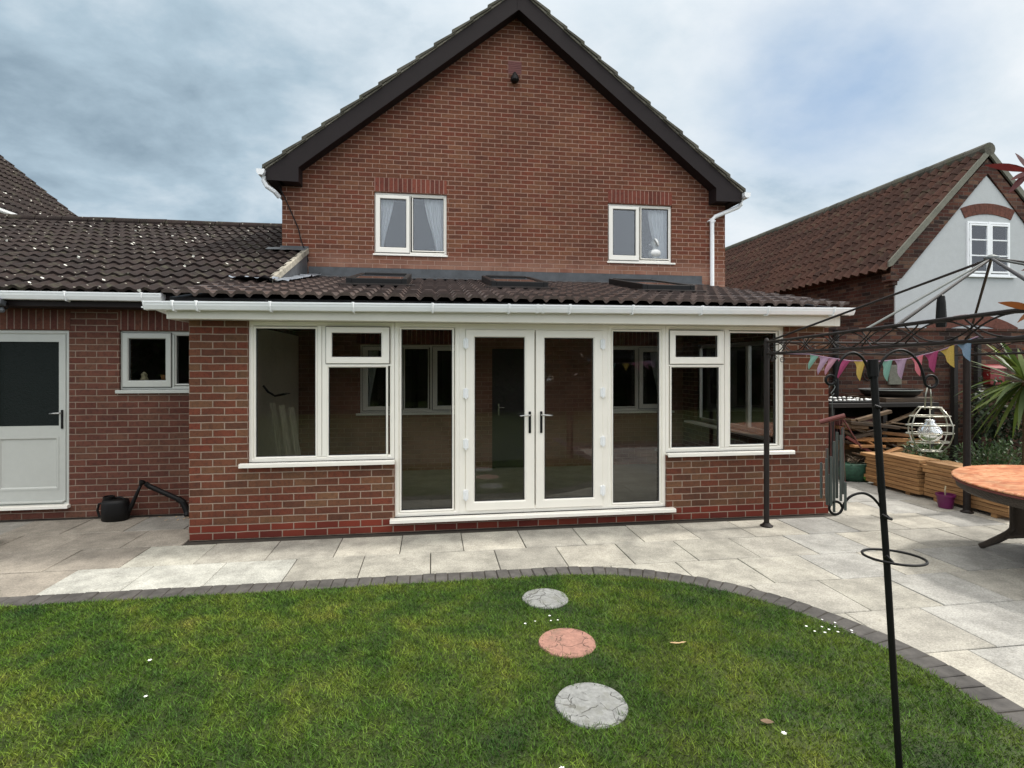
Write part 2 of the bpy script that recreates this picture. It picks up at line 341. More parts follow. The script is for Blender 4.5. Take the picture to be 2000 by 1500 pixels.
# ------------------------------------------------------------------ mesh builder
class MB:
    def __init__(s): s.v = []; s.f = []; s.smooth = False; s.cols = None
    def add(s, vs, fs):
        o = len(s.v); s.v += [tuple(v) for v in vs]; s.f += [tuple(i+o for i in f) for f in fs]; return s
    def box(s, x0, x1, y0, y1, z0, z1, M_=None):
        vs = [Vector(p) for p in ((x0,y0,z0),(x1,y0,z0),(x1,y1,z0),(x0,y1,z0),(x0,y0,z1),(x1,y0,z1),(x1,y1,z1),(x0,y1,z1))]
        if M_: vs = [M_ @ v for v in vs]
        return s.add(vs, [(0,3,2,1),(4,5,6,7),(0,1,5,4),(1,2,6,5),(2,3,7,6),(3,0,4,7)])
    def prism(s, pts, y0, y1):           # polygon in x,z extruded along y (pts counter-clockwise seen from -y)
        n = len(pts); vs = [(x, y0, z) for x, z in pts]+[(x, y1, z) for x, z in pts]
        return s.add(vs, [tuple(range(n)), tuple(range(2*n-1, n-1, -1))]+[((i+1)%n, i, i+n, (i+1)%n+n) for i in range(n)])
    def prismx(s, pts, x0, x1):          # polygon in y,z extruded along x
        n = len(pts); vs = [(x0, y, z) for y, z in pts]+[(x1, y, z) for y, z in pts]
        return s.add(vs, [tuple(range(n-1, -1, -1)), tuple(range(n, 2*n))]+[(i, (i+1)%n, (i+1)%n+n, i+n) for i in range(n)])
    def prismz(s, pts, z0, z1):
        n = len(pts); vs = [(x, y, z0) for x, y in pts]+[(x, y, z1) for x, y in pts]
        return s.add(vs, [tuple(range(n-1, -1, -1)), tuple(range(n, 2*n))]+[(i, (i+1)%n, (i+1)%n+n, i+n) for i in range(n)])
    def tube(s, path, r, seg=10, caps=True, closed=False):
        P_ = [Vector(p) for p in path]; n = len(P_); rr = r if isinstance(r, (list, tuple)) else [r]*n
        T = []
        for i in range(n):
            a = P_[(i-1) % n] if (closed or i > 0) else P_[i]; b_ = P_[(i+1) % n] if (closed or i < n-1) else P_[i]
            d = (b_-a); T.append(d.normalized() if d.length > 1e-9 else Vector((0,0,1)))
        up = Vector((0,0,1)) if abs(T[0].z) < .9 else Vector((1,0,0)); U = (up-T[0]*up.dot(T[0])).normalized()
        vs = []
        for i in range(n):
            U = (U-T[i]*U.dot(T[i])).normalized(); W_ = T[i].cross(U)
            for k_ in range(seg):
                a = 2*math.pi*k_/seg; vs.append(P_[i]+(U*math.cos(a)+W_*math.sin(a))*rr[i])
        fs = []
        for i in range(n if closed else n-1):
            j = (i+1) % n
            for k_ in range(seg):
                l = (k_+1) % seg; fs.append((i*seg+k_, i*seg+l, j*seg+l, j*seg+k_))
        if caps and not closed: fs += [tuple(range(seg-1, -1, -1)), tuple((n-1)*seg+k_ for k_ in range(seg))]
        return s.add(vs, fs)
    def lathe(s, prof, c=(0,0,0), seg=24, M_=None, sx=1, sy=1):
        vs = []
        for r, z in prof:
            for k_ in range(seg):
                a = 2*math.pi*k_/seg; v = Vector((r*math.cos(a)*sx, r*math.sin(a)*sy, z))
                if M_: v = M_ @ v
                vs.append(v+Vector(c))
        n = len(prof); fs = []
        for i in range(n-1):
            for k_ in range(seg):
                l = (k_+1) % seg; fs.append((i*seg+k_, i*seg+l, (i+1)*seg+l, (i+1)*seg+k_))
        fs += [tuple(range(seg-1, -1, -1)), tuple((n-1)*seg+k_ for k_ in range(seg))]
        return s.add(vs, fs)
    def ringframe(s, x0, x1, z0, z1, prof, axis='y', pos=0.):
        # mitred rectangular frame; prof = list of (inset, depth)
        vs = []
        for ins, d in prof:
            for (a, b_) in ((x0+ins, z0+ins), (x1-ins, z0+ins), (x1-ins, z1-ins), (x0+ins, z1-ins)):
                vs.append((a, d, b_) if axis == 'y' else (pos+d, a, b_))
        n = len(prof); fs = []
        for i in range(n-1):
            for k_ in range(4):
                l = (k_+1) % 4; fs.append((i*4+k_, i*4+l, (i+1)*4+l, (i+1)*4+k_))
        return s.add(vs, fs)
    def leaf(s, base, d, L_, W_, up=Vector((0,0,1)), droop=.0, nseg=2):
        d = d.normalized(); side_ = d.cross(up)
        side_ = side_.normalized() if side_.length > 1e-4 else Vector((1,0,0))
        vs = []; base = Vector(base)
        for i in range(nseg+1):
            q = i/nseg; c = base+d*(L_*q)-Vector((0,0,1))*droop*q*q*L_
            w_ = W_*math.sin(math.pi*min(.97, max(.08, q*.9+.08)))*.5
            vs += [c-side_*w_, c+side_*w_]
        return s.add(vs, [(2*i, 2*i+1, 2*i+3, 2*i+2) for i in range(nseg)])
def linkobj(name, mb, mat, origin=(0,0,0), parent=None, bevel=0., smooth=False):
    me = bpy.data.meshes.new(name); o0 = Vector(origin)
    me.from_pydata([tuple(Vector(v)-o0) for v in mb.v], [], mb.f)
    me.materials.append(mat); me.update()
    if smooth: me.shade_smooth()
    if mb.cols is not None:
        ca = me.color_attributes.new('col', 'FLOAT_COLOR', 'CORNER')
        arr = np.repeat(np.array(mb.cols, dtype=np.float32), [len(f) for f in mb.f], axis=0)
        ca.data.foreach_set('color', np.concatenate([arr, np.ones((len(arr), 1), np.float32)], 1).ravel())
    ob = bpy.data.objects.new(name, me); COL.objects.link(ob)
    if parent: ob.parent = parent
    else: ob.location = o0
    if bevel:
        bv = ob.modifiers.new('bevel', 'BEVEL'); bv.width = bevel; bv.segments = 2; bv.limit_method = 'ANGLE'; bv.angle_limit = R(40)
    return ob
def tag(o, label=None, cat=None, group=None, kind=None):
    if label: o['label'] = label
    if cat: o['category'] = cat
    if group: o['group'] = group
    if kind: o['kind'] = kind
    return o
def struct(name, mb, mat, **k): return tag(linkobj(name, mb, mat, **k), kind='structure')
class Thing:
    def __init__(s, name, label, cat, loc, group=None):
        s.o = bpy.data.objects.new(name, None); COL.objects.link(s.o); s.o.location = loc; s.o.empty_display_size = .1
        s.loc = Vector(loc); tag(s.o, label, cat, group)
    def part(s, name, mb, mat, parent=None, label=None, **k):
        ob = linkobj(name, mb, mat, origin=s.loc, parent=parent or s.o, **k)
        if label: ob['label'] = label
        return ob
def single(name, mb, mat, label, cat, loc, group=None, **k):
    return tag(linkobj(name, mb, mat, origin=loc, **k), label, cat, group)

def wall_cells(mb, x0, x1, z0, z1, y0, y1, holes, axis='y', top=None):
    """wall with rectangular holes, one clean skin: faces front/back and reveals"""
    xs = sorted({x0, x1, *[h[0] for h in holes], *[h[1] for h in holes]}); xs = [x for x in xs if x0 <= x <= x1]
    zs = sorted({z0, z1, *[h[2] for h in holes], *[h[3] for h in holes]}); zs = [z for z in zs if z0 <= z <= z1]
    def solid(i, j):
        if i < 0 or j < 0 or i >= len(xs)-1 or j >= len(zs)-1: return False
        cx, cz = (xs[i]+xs[i+1])/2, (zs[j]+zs[j+1])/2
        return not any(h[0] < cx < h[1] and h[2] < cz < h[3] for h in holes)
    def q(pts, flip=False):
        vs = [(a, d, b) if axis == 'y' else (d, a, b) for a, d, b in pts]
        mb.add(vs, [(3, 2, 1, 0)] if flip else [(0, 1, 2, 3)])
    for i in range(len(xs)-1):
        for j in range(len(zs)-1):
            if not solid(i, j): continue
            a, b, c, d = xs[i], xs[i+1], zs[j], zs[j+1]
            q([(a,y0,c),(b,y0,c),(b,y0,d),(a,y0,d)]); q([(b,y1,c),(a,y1,c),(a,y1,d),(b,y1,d)])
            if not solid(i-1, j): q([(a,y1,c),(a,y0,c),(a,y0,d),(a,y1,d)])
            if not solid(i+1, j): q([(b,y0,c),(b,y1,c),(b,y1,d),(b,y0,d)])
            if not solid(i, j-1): q([(a,y1,c),(b,y1,c),(b,y0,c),(a,y0,c)])
            if not solid(i, j+1): q([(a,y0,d),(b,y0,d),(b,y1,d),(a,y1,d)])
    return mb

def tiles(u0, u1, P0, P1, gauge=.34, period=.165, amp=.032, lift=.03, axis='x', samp=8, skip=None, sharp=1.):
    """courses of rolled tiles; P0 eave (v,z), P1 ridge (v,z); runs along u"""
    mb = MB(); a = Vector(P0); b = Vector(P1); L = (b-a).length; d = (b-a)/L; nrm = Vector((-d.y, d.x))
    if nrm.y < 0: nrm = -nrm
    nc = max(1, round(L/gauge)); g = L/nc; nu = int((u1-u0)/period*samp); us = [u0+(u1-u0)*i/nu for i in range(nu+1)]
    def prof(u):
        q = (u/period) % 1.
        if sharp < 0:      # broad flat rolls with narrow channels
            return amp*min(1., max(0., (q-.06)/.2))*min(1., max(0., (.94-q)/.16))
        return amp*(0.5-0.5*math.cos(2*math.pi*q))**sharp
    for k in range(nc):
        jit = random.uniform(-.004, .004)
        s0 = k*g; s1 = min(L, (k+1)*g+.03)
        rows = [(s0, -.005), (s0, lift+jit), (s0+.5*g, lift*.55), (s1, .0)]
        base = len(mb.v); vs = []
        for (s_, h) in rows:
            for u in us:
                wob = .004*noise.noise(Vector((u*3.1, k*1.7, 0)))
                p = a+d*s_+nrm*(h+prof(u)+wob)
                vs.append((u, p.x, p.y) if axis == 'x' else (p.x, u, p.y))
        n = nu+1; fs = []
        for r_ in range(3):
            for i in range(nu):
                if skip and skip(us[i], (a+d*s0).x): continue
                f = (r_*n+i, r_*n+i+1, (r_+1)*n+i+1, (r_+1)*n+i); fs.append(f if axis == 'x' else f[::-1])
        mb.add(vs, fs)
    return mb

FW = [(0, .05), (0, 0.), (.045, 0.), (.055, .006), (.062, .016), (.07, .02), (.07, .05)]
def fprof(w_, y, depth=.06, bead=.016):   # outer edge to glass
    return [(0, y+depth), (0, y+.003), (.003, y), (w_-bead, y), (w_-bead+.003, y+.004), (w_, y+bead), (w_, y+depth)]
def pane(x0, x1, z0, z1, y, th=.006): return MB().box(x0, x1, y, y+th, z0, z1)

# =================================================================== GROUND, PATIO, LAWN
g = MB(); g.add([(-400,-400,-.06),(400,-400,-.06),(400,400,-.06),(-400,400,-.06)], [(0,1,2,3)])
struct('ground', g, M['turf'])
CX, CY, RO, RI = 3.45, -3.27, 2.03, 1.83
def in_lawn(x, y, pad=0.):
    r = RI+pad
    if x <= CX: return y < CY+r
    if y >= CY: return math.hypot(x-CX, y-CY) < r
    return x < CX+r
p = MB(); cols = []
XP, YP = .6075, .567
palette = [S(162,158,147), S(157,153,143), S(167,162,150), S(153,149,139), S(160,156,145), S(168,163,151)]
rowoff = {0: .917, 1: .60, 2: .365, 3: .135, 4: .52, 5: .3, -1: .03+.0, -2: .37, -3: .6, -4: .2, -5: .45}
for rr in range(-7, 9):
    y1 = -.12-YP*(rr-0); y0 = y1-YP
    off = rowoff.get(rr, .33*rr % 1)
    i0 = int((-6-off)/XP)-1
    for i in range(i0, i0+30):
        x0 = off+i*XP; x1 = x0+XP
        if x0 > 9.6 or x1 < -6: continue
        cx, cy = (x0+x1)/2, (y0+y1)/2
        if cy > -.12 and cx < 0 and cy > 1.15: continue
        if cy > -.12 and x1 > .02 and x0 < 7.15:
            if x0 < -.02 < x1: x1 = -.02
            elif x0 < 7.17 < x1: x0 = 7.17
            else: continue
        if x1-x0 < .03 or cy > 3.4: continue
        if all(in_lawn(a, b, -.02) for a in (x0, x1) for b in (y0, y1)): continue
        if cx > 8.9 and cy > .9: continue
        c = random.choice(palette); k = random.uniform(.85, 1.07)
        if cx < -.2: c = S(150,142,130) if random.random() < .5 else S(142,138,130)
        if rr == 1 and -.7 < cx < 1.: c = S(180,179,170)
        if rr in (0,) and -.35 < cx < .3: c = S(172,169,157)
        if cx > 6 and random.random() < .4: c = S(154,152,146)
        zt = random.uniform(-.002, .002); gx = .004
        n0 = len(p.f)
        tl = [random.uniform(-.0015, .0015) for _ in range(4)]
        X0, X1, Y0, Y1 = x0+gx, x1-gx, y0+gx, y1-gx
        vs = [(X0,Y0,-.03),(X1,Y0,-.03),(X1,Y1,-.03),(X0,Y1,-.03),(X0,Y0,zt-.004),(X1,Y0,zt-.004),(X1,Y1,zt-.004),(X0,Y1,zt-.004),
              (X0+.004,Y0+.004,zt+tl[0]),(X1-.004,Y0+.004,zt+tl[1]),(X1-.004,Y1-.004,zt+tl[2]),(X0+.004,Y1-.004,zt+tl[3])]
        p.add(vs, [(0,1,5,4),(1,2,6,5),(2,3,7,6),(3,0,4,7),(4,5,9,8),(5,6,10,9),(6,7,11,10),(7,4,8,11),(8,9,10,11)])
        cols += [tuple(q*k for q in c)]*9
p.cols = cols
struct('patio', p, M['slab'])
gr = MB(); gr.add([(-7,-6,-.010),(9.7,-6,-.010),(9.7,3.6,-.010),(-7,3.6,-.010)], [(0,1,2,3)]); struct('patio_bedding', gr, M['grit'])
# block edging
e = MB(); pitch = .104
def blk(cx, cy, ang):
    mt = Matrix.Translation((cx, cy, 0)) @ Matrix.Rotation(ang+random.uniform(-.02, .02), 4, 'Z')
    z = .011+random.uniform(-.003, .003); a, b = .048, .098
    vs = [(-a,-b,-.03),(a,-b,-.03),(a,b,-.03),(-a,b,-.03),(-a,-b,z-.005),(a,-b,z-.005),(a,b,z-.005),(-a,b,z-.005),(-a+.006,-b+.006,z),(a-.006,-b+.006,z),(a-.006,b-.006,z),(-a+.006,b-.006,z)]
    e.add([mt @ Vector(v) for v in vs], [(0,1,5,4),(1,2,6,5),(2,3,7,6),(3,0,4,7),(4,5,9,8),(5,6,10,9),(6,7,11,10),(7,4,8,11),(8,9,10,11)])
x = CX
while x > -6: blk(x, CY+(RO+RI)/2, 0); x -= pitch
na = int((math.pi/2*(RO+RI)/2)/pitch)
for i in range(1, na+1):
    th = math.pi/2-i*(math.pi/2)/na; blk(CX+(RO+RI)/2*math.cos(th), CY+(RO+RI)/2*math.sin(th), th-math.pi/2)
y = CY-pitch
while y > -7: blk(CX+(RO+RI)/2, y, -math.pi/2); y -= pitch
struct('lawn_edging', e, M['paver'])
av = [(CX+(RO+.004)*math.cos(a), CY+(RO+.004)*math.sin(a)) for a in np.linspace(0, math.pi/2, 40)]; bv = [(CX+(RI-.01)*math.cos(a), CY+(RI-.01)*math.sin(a)) for a in np.linspace(0, math.pi/2, 40)]
av = [(CX+RO+.004, -7)]+av+[(-6, CY+RO+.004)]; bv = [(CX+RI-.01, -7)]+bv+[(-6, CY+RI-.01)]; n_ = len(av)
struct('edging_bedding', MB().add([(x_, y_, .0035) for x_, y_ in av]+[(x_, y_, .0035) for x_, y_ in bv], [(i, i+1, n_+i+1, n_+i) for i in range(n_-1)]), M['grit'])
# lawn
pts = [(-6.5, CY+RI), (-6.5, -14), (CX+RI, -14)]
arc = [(CX+RI*math.cos(a), CY+RI*math.sin(a)) for a in np.linspace(0, math.pi/2, 40)]
poly = [(-6.5, -14), (CX+RI, -14)]+arc+[(-6.5, CY+RI)]
l = MB().prismz(poly, -.03, .010); struct('lawn', l, M['turf'])
STONES = [(3.289, -1.872, .176, 'grey'), (3.294, -2.535, .183, 'pink'), (3.264, -3.172, .19, 'grey')]
def blades(n, xr, yr, hmin, hmax, wd):
    x = rng.uniform(*xr, n); y = rng.uniform(*yr, n)
    ok = ((x <= CX) & (y < CY+RI+.012)) | ((x > CX) & (y >= CY) & (np.hypot(x-CX, y-CY) < RI+.012)) | ((x > CX) & (y < CY) & (x < CX+RI+.012))
    for sx, sy, r, _ in STONES: ok &= np.hypot(x-sx, y-sy) > r-.012+.02*np.sin(np.arctan2(y-sy, x-sx)*7+sx*9)
    # camera wedge
    fx, fy = math.sin(R(YAW)), math.cos(R(YAW)); rx, ry = math.cos(R(YAW)), -math.sin(R(YAW))
    Z = (x-2.444)*fx+(y+5.932)*fy; X = (x-2.444)*rx+(y+5.932)*ry
    ok &= (Z > 2.15) & (np.abs(X) < Z*1.02+.3)
    x = x[ok]; y = y[ok]; n = len(x)
    a = rng.uniform(0, 2*np.pi, n); tuft = .55+.45*np.sin(x*9.1+2*np.sin(y*7.3))*np.sin(y*11.7+1.5*np.sin(x*5.9))+.35*np.sin(x*31+y*17)*np.sin(y*37-x*13)
    h = rng.uniform(hmin, hmax, n)*(.7+.55*np.clip(tuft, 0, 1.3)); ln = rng.uniform(.3, 1.7, n)*h; b = rng.uniform(0, 2*np.pi, n)
    v = np.zeros((n, 3, 3)); v[:, 0] = np.stack([x-np.cos(a)*wd/2, y-np.sin(a)*wd/2, np.full(n, .008)], 1)
    v[:, 1] = np.stack([x+np.cos(a)*wd/2, y+np.sin(a)*wd/2, np.full(n, .008)], 1)
    v[:, 2] = np.stack([x+np.cos(b)*ln, y+np.sin(b)*ln, .010+h*.85], 1)
    return v.reshape(-1, 3)
V = np.concatenate([blades(380000, (-2.2, 5.4), (-5, -1.4), .008, .030, .0052), blades(50000, (-2.2, 5.4), (-4.4, -1.4), .018, .034, .0058)])
me = bpy.data.meshes.new('grass'); nv = len(V); me.vertices.add(nv); me.vertices.foreach_set('co', V.ravel())
me.loops.add(nv); me.loops.foreach_set('vertex_index', np.arange(nv, dtype=np.int32))
me.polygons.add(nv//3); me.polygons.foreach_set('loop_start', np.arange(0, nv, 3, dtype=np.int32)); me.polygons.foreach_set('loop_total', np.full(nv//3, 3, dtype=np.int32))
me.update(); me.validate(); me.materials.append(M['grass']); go = bpy.data.objects.new('grass', me); COL.objects.link(go)
tag(go, 'short mown green grass of the garden lawn', 'grass', kind='stuff')
sl = ['grey round stepping stone nearest the patio, smallest of the three on the lawn', 'pinkish terracotta round stepping stone in the middle of the lawn row', 'grey round stepping stone nearest the viewer, largest of the three']
for (sx, sy, r, kind), lb in zip(STONES, sl):
    mb = MB(); prof = []
    for rr_, z in ((r*.97, -.02), (r, .0), (r*1.0, .012), (r*.975, .019)): prof.append((rr_, z))
    mb.lathe(prof, (sx, sy, 0), 72)
    mb.v = [(sx+(vx-sx)*(1+.025*noise.noise(Vector(((vx-sx)*9, (vy-sy)*9, sx*3)))), sy+(vy-sy)*(1+.025*noise.noise(Vector(((vx-sx)*9, (vy-sy)*9, sx*3)))), vz) for vx, vy, vz in mb.v]
    single('stepping_stone', mb, M['step_'+kind], lb, 'stepping stone', (sx, sy, 0), 'round stepping stones across the lawn')
def daisy(x, y, s, lb, grp=None, mat='daisy'):
    mb = MB(); n = 6; a0 = random.uniform(0, 6)
    for i in range(n):
        a = a0+i*2*math.pi/n; mb.leaf((x, y, .034), Vector((math.cos(a), math.sin(a), .15)), s, s*.6)
    single('daisy', mb, M[mat], lb, 'flower', (x, y, .01), grp)
for (cx, cy, sx, sy, n, lb, grp) in [(5.0, -2.62, .2, .11, 11, 'small white daisy in the scatter near the curved block edging', 'white daisies by the curved edging'),
                                  (3.18, -2.22, .12, .1, 5, 'small white daisy between the first grey stone and the pink stone', 'white daisies above the pink stone')]:
    for i in range(n): daisy(cx+random.uniform(-sx, sx), cy+random.uniform(-sy, sy), random.uniform(.006, .011), lb, grp)
daisy(.78, -2.42, .013, 'lone white daisy on the left half of the lawn'); daisy(.94, -2.8, .011, 'lone white daisy below the other one on the left of the lawn')
daisy(3.0, -3.62, .014, 'lone white petal at the bottom of the lawn left of the nearest stone'); daisy(4.1, -3.55, .014, 'lone white petal on the grass left of the leaning pole foot')
mb = MB().leaf((3.93, -2.66, .03), Vector((1, -.5, .12)), .07, .02, nseg=4); mb.leaf((3.98, -2.68, .035), Vector((1, -.1, .1)), .05, .016)
single('fallen_leaf', mb, M['deadleaf'], 'curled pale dead leaf on the grass right of the pink stone', 'leaf', (3.93, -2.66, .01))
mb = MB().leaf((4.05, -3.44, .03), Vector((1, -.6, .1)), .06, .04, nseg=4)
single('fallen_leaf', mb, M['oldwood'], 'reddish brown dead leaf low on the grass between the stones and the pole', 'leaf', (4.05, -3.44, .01))
mb = MB()
for a, L_ in ((.2, .16), (-.5, .12), (.9, .1)): mb.leaf((-1.02, -1.22, .02), Vector((math.cos(a), math.sin(a), .12)), L_, .05, nseg=4)
single('green_leaf', mb, M['herb'], 'torn green leaf on the block edging at the far left', 'leaf', (-1.0, -1.22, 0))

# =================================================================== EXTENSION
EXT = Thing('house_extension', 'single storey red brick garden room with white glazed front and brown tiled lean-to roof', 'extension', (3.575, 1.6, 0))
holes = [(.562, 2.04, .776, 2.24), (2.04, 5.10, .152, 2.24), (5.10, 6.579, .776, 2.24)]
mb = wall_cells(MB(), 0, 7.15, 0, 2.24, 0, .28, holes)
mb.box(0, .28, .2805, 3.27, 0, 2.24)
side_holes = [(.62, 2.85, .83, 2.12)]
wall_cells(mb, .2805, 3.27, 0, 2.24, 7.15, 6.87, side_holes, axis='x')
EXT.part('wall', mb, M['brick_new'])
# inside
m2 = MB().add([(.28,.28,.03),(6.87,.28,.03),(6.87,3.268,.03),(.28,3.268,.03)], [(0,1,2,3)]); EXT.part('floor', m2, M['screed'])
m2 = MB().box(.281, .30, .30, 3.26, .031, 2.25); EXT.part('plaster_wall', m2, M['plaster'])
for (a, b_) in ((.005, .25), (6.9, 7.12)): EXT.part('gable_infill', MB().prismx([(.02, 2.25), (3.26, 2.25), (3.26, 3.0), (.02, 2.4)], a, b_), M['brick_new'])
# frames : window assemblies
def window(thing, name, x0, x1, z0, z1, y, mulls, fixed, sashes, sill, fw=.05, glass='glass', label=None, sash_w=.06, mat='upvc'):
    """mulls: rect bars; fixed: (x0,x1,z0,z1) panes; sashes: (outer..., pane...)"""
    mb = MB().ringframe(x0, x1, z0, z1, fprof(fw, y, .07))
    for b_ in mulls: mb.box(b_[0], b_[1], y+.002, y+.068, b_[2], b_[3])
    wn = thing.part(name, mb, M[mat], label=label, bevel=.002)
    for f_ in fixed:
        bd = MB().ringframe(f_[0]-.022, f_[1]+.022, f_[2]-.022, f_[3]+.022, [(0, y+.05), (0, y+.0035), (.006, y-.002), (.016, y+.004), (.022, y+.018), (.022, y+.05)])
        thing.part('glazing_bead', bd, M[mat], parent=wn)
        gk = MB().ringframe(f_[0]-.001, f_[1]+.001, f_[2]-.001, f_[3]+.001, [(0, y+.012), (.006, y+.016), (.006, y+.03)])
        thing.part('gasket', gk, M['seal'], parent=wn)
        thing.part('pane', pane(f_[0], f_[1], f_[2], f_[3], y+.03), M[glass], parent=wn)
    for (o, pn) in sashes:
        ys = y-.018; sw = min(pn[0]-o[0], .09)
        mb = MB(); vs = []
        pr_ = [(0, ys+.05), (0, ys+.006), (.008, ys), (.82, ys), (.9, ys+.006), (1., ys+.02), (1., ys+.05)]
        ins = (pn[0]-o[0], o[1]-pn[1], pn[2]-o[2], o[3]-pn[3])
        for q, d in pr_:
            if q == .008: q = .08
            a, b_, c_, d_ = [i*q for i in ins]
            vs += [(o[0]+a, d, o[2]+c_), (o[1]-b_, d, o[2]+c_), (o[1]-b_, d, o[3]-d_), (o[0]+a, d, o[3]-d_)]
        fs = [(i*4+k_, i*4+(k_+1)%4, (i+1)*4+(k_+1)%4, (i+1)*4+k_) for i in range(len(pr_)-1) for k_ in range(4)]
        mb.add(vs, fs); thing.part('sash', mb, M[mat], parent=wn)
        mb = MB().ringframe(o[0]-.006, o[1]+.006, o[2]-.006, o[3]+.006, [(0, y-.001), (.006, y-.003), (.012, y-.001)]); thing.part('gasket', mb, M['seal'], parent=wn)
        thing.part('pane', pane(pn[0], pn[1], pn[2], pn[3], ys+.03), M[glass], parent=wn)
        gk = MB().ringframe(pn[0]-.001, pn[1]+.001, pn[2]-.001, pn[3]+.001, [(0, ys+.014), (.005, ys+.017), (.005, ys+.03)]); thing.part('gasket', gk, M['seal'], parent=wn)
    if sill:
        a, b_, c_, d_, pr2 = sill
        mb = MB().prismx([(y+.06, d_), (y-pr2+.01, d_), (y-pr2, d_-.006), (y-pr2, c_), (y-pr2+.012, c_), (y-pr2+.014, c_+.018), (y+.06, c_+.018)][::-1], a, b_)
        thing.part('sill', mb, M[mat], parent=wn, bevel=.002)
    return wn
Y = .03
window(EXT, 'window', .562, 2.037, .776, 2.24, Y, [(1.243, 1.285, .82, 2.2), (1.29, 1.336, .82, 2.2), (1.336, 2.0, 1.775, 1.80)],
       [(.632, 1.219, .832, 2.164), (1.358, 1.946, .831, 1.758)], [((1.332, 1.983, 1.801, 2.187), (1.394, 1.898, 1.872, 2.123))], (.49, 2.045, .735, .776, .09), fw=.048)
window(EXT, 'window', 2.04, 2.73, .152, 2.24, Y, [], [(2.112, 2.651, .221, 2.168)], [], None, fw=.05)
window(EXT, 'window', 4.41, 5.10, .152, 2.24, Y, [], [(4.477, 5.025, .218, 2.166)], [], None, fw=.05)
window(EXT, 'window', 5.102, 6.579, .776, 2.24, Y, [(5.784, 5.828, .82, 2.2), (5.833, 5.885, .82, 2.2), (5.14, 5.784, 1.77, 1.795)],
       [(5.907, 6.486, .85, 2.161), (5.18, 5.76, .83, 1.755)], [((5.149, 5.811, 1.796, 2.184), (5.224, 5.734, 1.879, 2.126))], (5.095, 6.67, .735, .776, .09), fw=.048)
mb = MB().prismx([(.09, .152), (-.07, .152), (-.08, .146), (-.08, .112), (-.068, .112), (-.066, .128), (.09, .128)][::-1], 1.995, 5.18); EXT.part('door_threshold', mb, M['upvc'], bevel=.002)
# french doors
mb = MB().ringframe(2.73, 4.41, .153, 2.24, fprof(.078, Y, .07)); EXT.part('door_frame', mb, M['upvc'])
def leaf_door(o, pn, hinge_left, hx):
    ys = Y-.012; ins = (pn[0]-o[0], o[1]-pn[1], pn[2]-o[2], o[3]-pn[3]); vs = []
    pr_ = [(0, ys+.055), (0, ys+.006), (.05, ys), (.84, ys), (.9, ys+.006), (1., ys+.02), (1., ys+.055)]
    for q, d in pr_:
        a, b_, c_, d_ = [i*q for i in ins]; vs += [(o[0]+a, d, o[2]+c_), (o[1]-b_, d, o[2]+c_), (o[1]-b_, d, o[3]-d_), (o[0]+a, d, o[3]-d_)]
    dr = EXT.part('door', MB().add(vs, [(i*4+k_, i*4+(k_+1)%4, (i+1)*4+(k_+1)%4, (i+1)*4+k_) for i in range(len(pr_)-1) for k_ in range(4)]), M['upvc'],
                  label='left hand glazed french door' if hinge_left else 'right hand glazed french door')
    EXT.part('pane', pane(pn[0], pn[1], pn[2], pn[3], ys+.03), M['glass'], parent=dr)
    EXT.part('gasket', MB().ringframe(pn[0]-.001, pn[1]+.001, pn[2]-.001, pn[3]+.001, [(0, ys+.014), (.006, ys+.017), (.006, ys+.03)]), M['seal'], parent=dr)
    xh = o[0] if hinge_left else o[1]
    for z in (2.02, 1.475, .925, .37):
        mb = MB(); mb.box(xh-.028, xh+.028, ys-.018, ys+.012, z-.05, z+.05)
        mb.tube([(xh, ys-.022, z-.062), (xh, ys-.022, z+.062)], .011, 10)
        EXT.part('hinge', mb, M['gutter'], parent=dr, bevel=.005)
    sgn = -1 if hinge_left else 1
    bp = MB(); bp.box(hx-.014, hx+.014, ys-.012, ys+.002, 1.03, 1.27); EXT.part('handle_plate', bp, M['black'], parent=dr, bevel=.006)
    h = MB(); h.tube([(hx, ys-.01, 1.232), (hx, ys-.05, 1.232), (hx+sgn*.02, ys-.058, 1.232), (hx+sgn*.12, ys-.055, 1.227)], [.011, .010, .010, .009], 12)
    EXT.part('handle', h, M['chrome'], parent=dr, smooth=True)
leaf_door((2.80, 3.563, .19, 2.172), (2.9, 3.449, .292, 2.089), True, 3.508)
leaf_door((3.577, 4.345, .19, 2.172), (3.68, 4.237, .292, 2.086), False, 3.637)
# side window in right wall, seen through the front glass
mb = MB().ringframe(.62, 2.85, .83, 2.12, [(0, -.06), (0, 0), (.06, 0), (.06, -.06)], axis='x', pos=7.0)
mb.box(6.94, 7.0, 1.35, 1.41, .88, 2.07); mb.box(6.94, 7.0, 2.06, 2.12, .88, 2.07)
sw = EXT.part('window', mb, M['upvc'], label='side window of the garden room')
EXT.part('pane', MB().box(6.965, 6.971, .68, 2.79, .89, 2.06), M['glass'], parent=sw)
EXT.part('inner_sill', MB().box(6.72, 6.94, .55, 2.92, .80, .828), M['upvc'], parent=sw, bevel=.003)
EXT.part('inner_sill', MB().box(5.1, 6.6, .101, .34, .75, .775), M['upvc'])
# fascia, soffit
mb = MB().box(-.10, 7.10, -.205, -.185, 2.238, 2.40); mb.box(-.12, -.10, -.207, .3, 2.236, 2.40); mb.box(7.10, 7.135, -.207, .3, 2.236, 2.42)
mb.box(3.52, 3.56, -.2075, -.203, 2.237, 2.40); mb.box(7.06, 7.101, -.2075, -.203, 2.237, 2.40)
EXT.part('fascia', mb, M['fascia'], bevel=.002)
EXT.part('soffit', MB().box(-.10, 7.10, -.186, .03, 2.242, 2.255), M['fascia'])
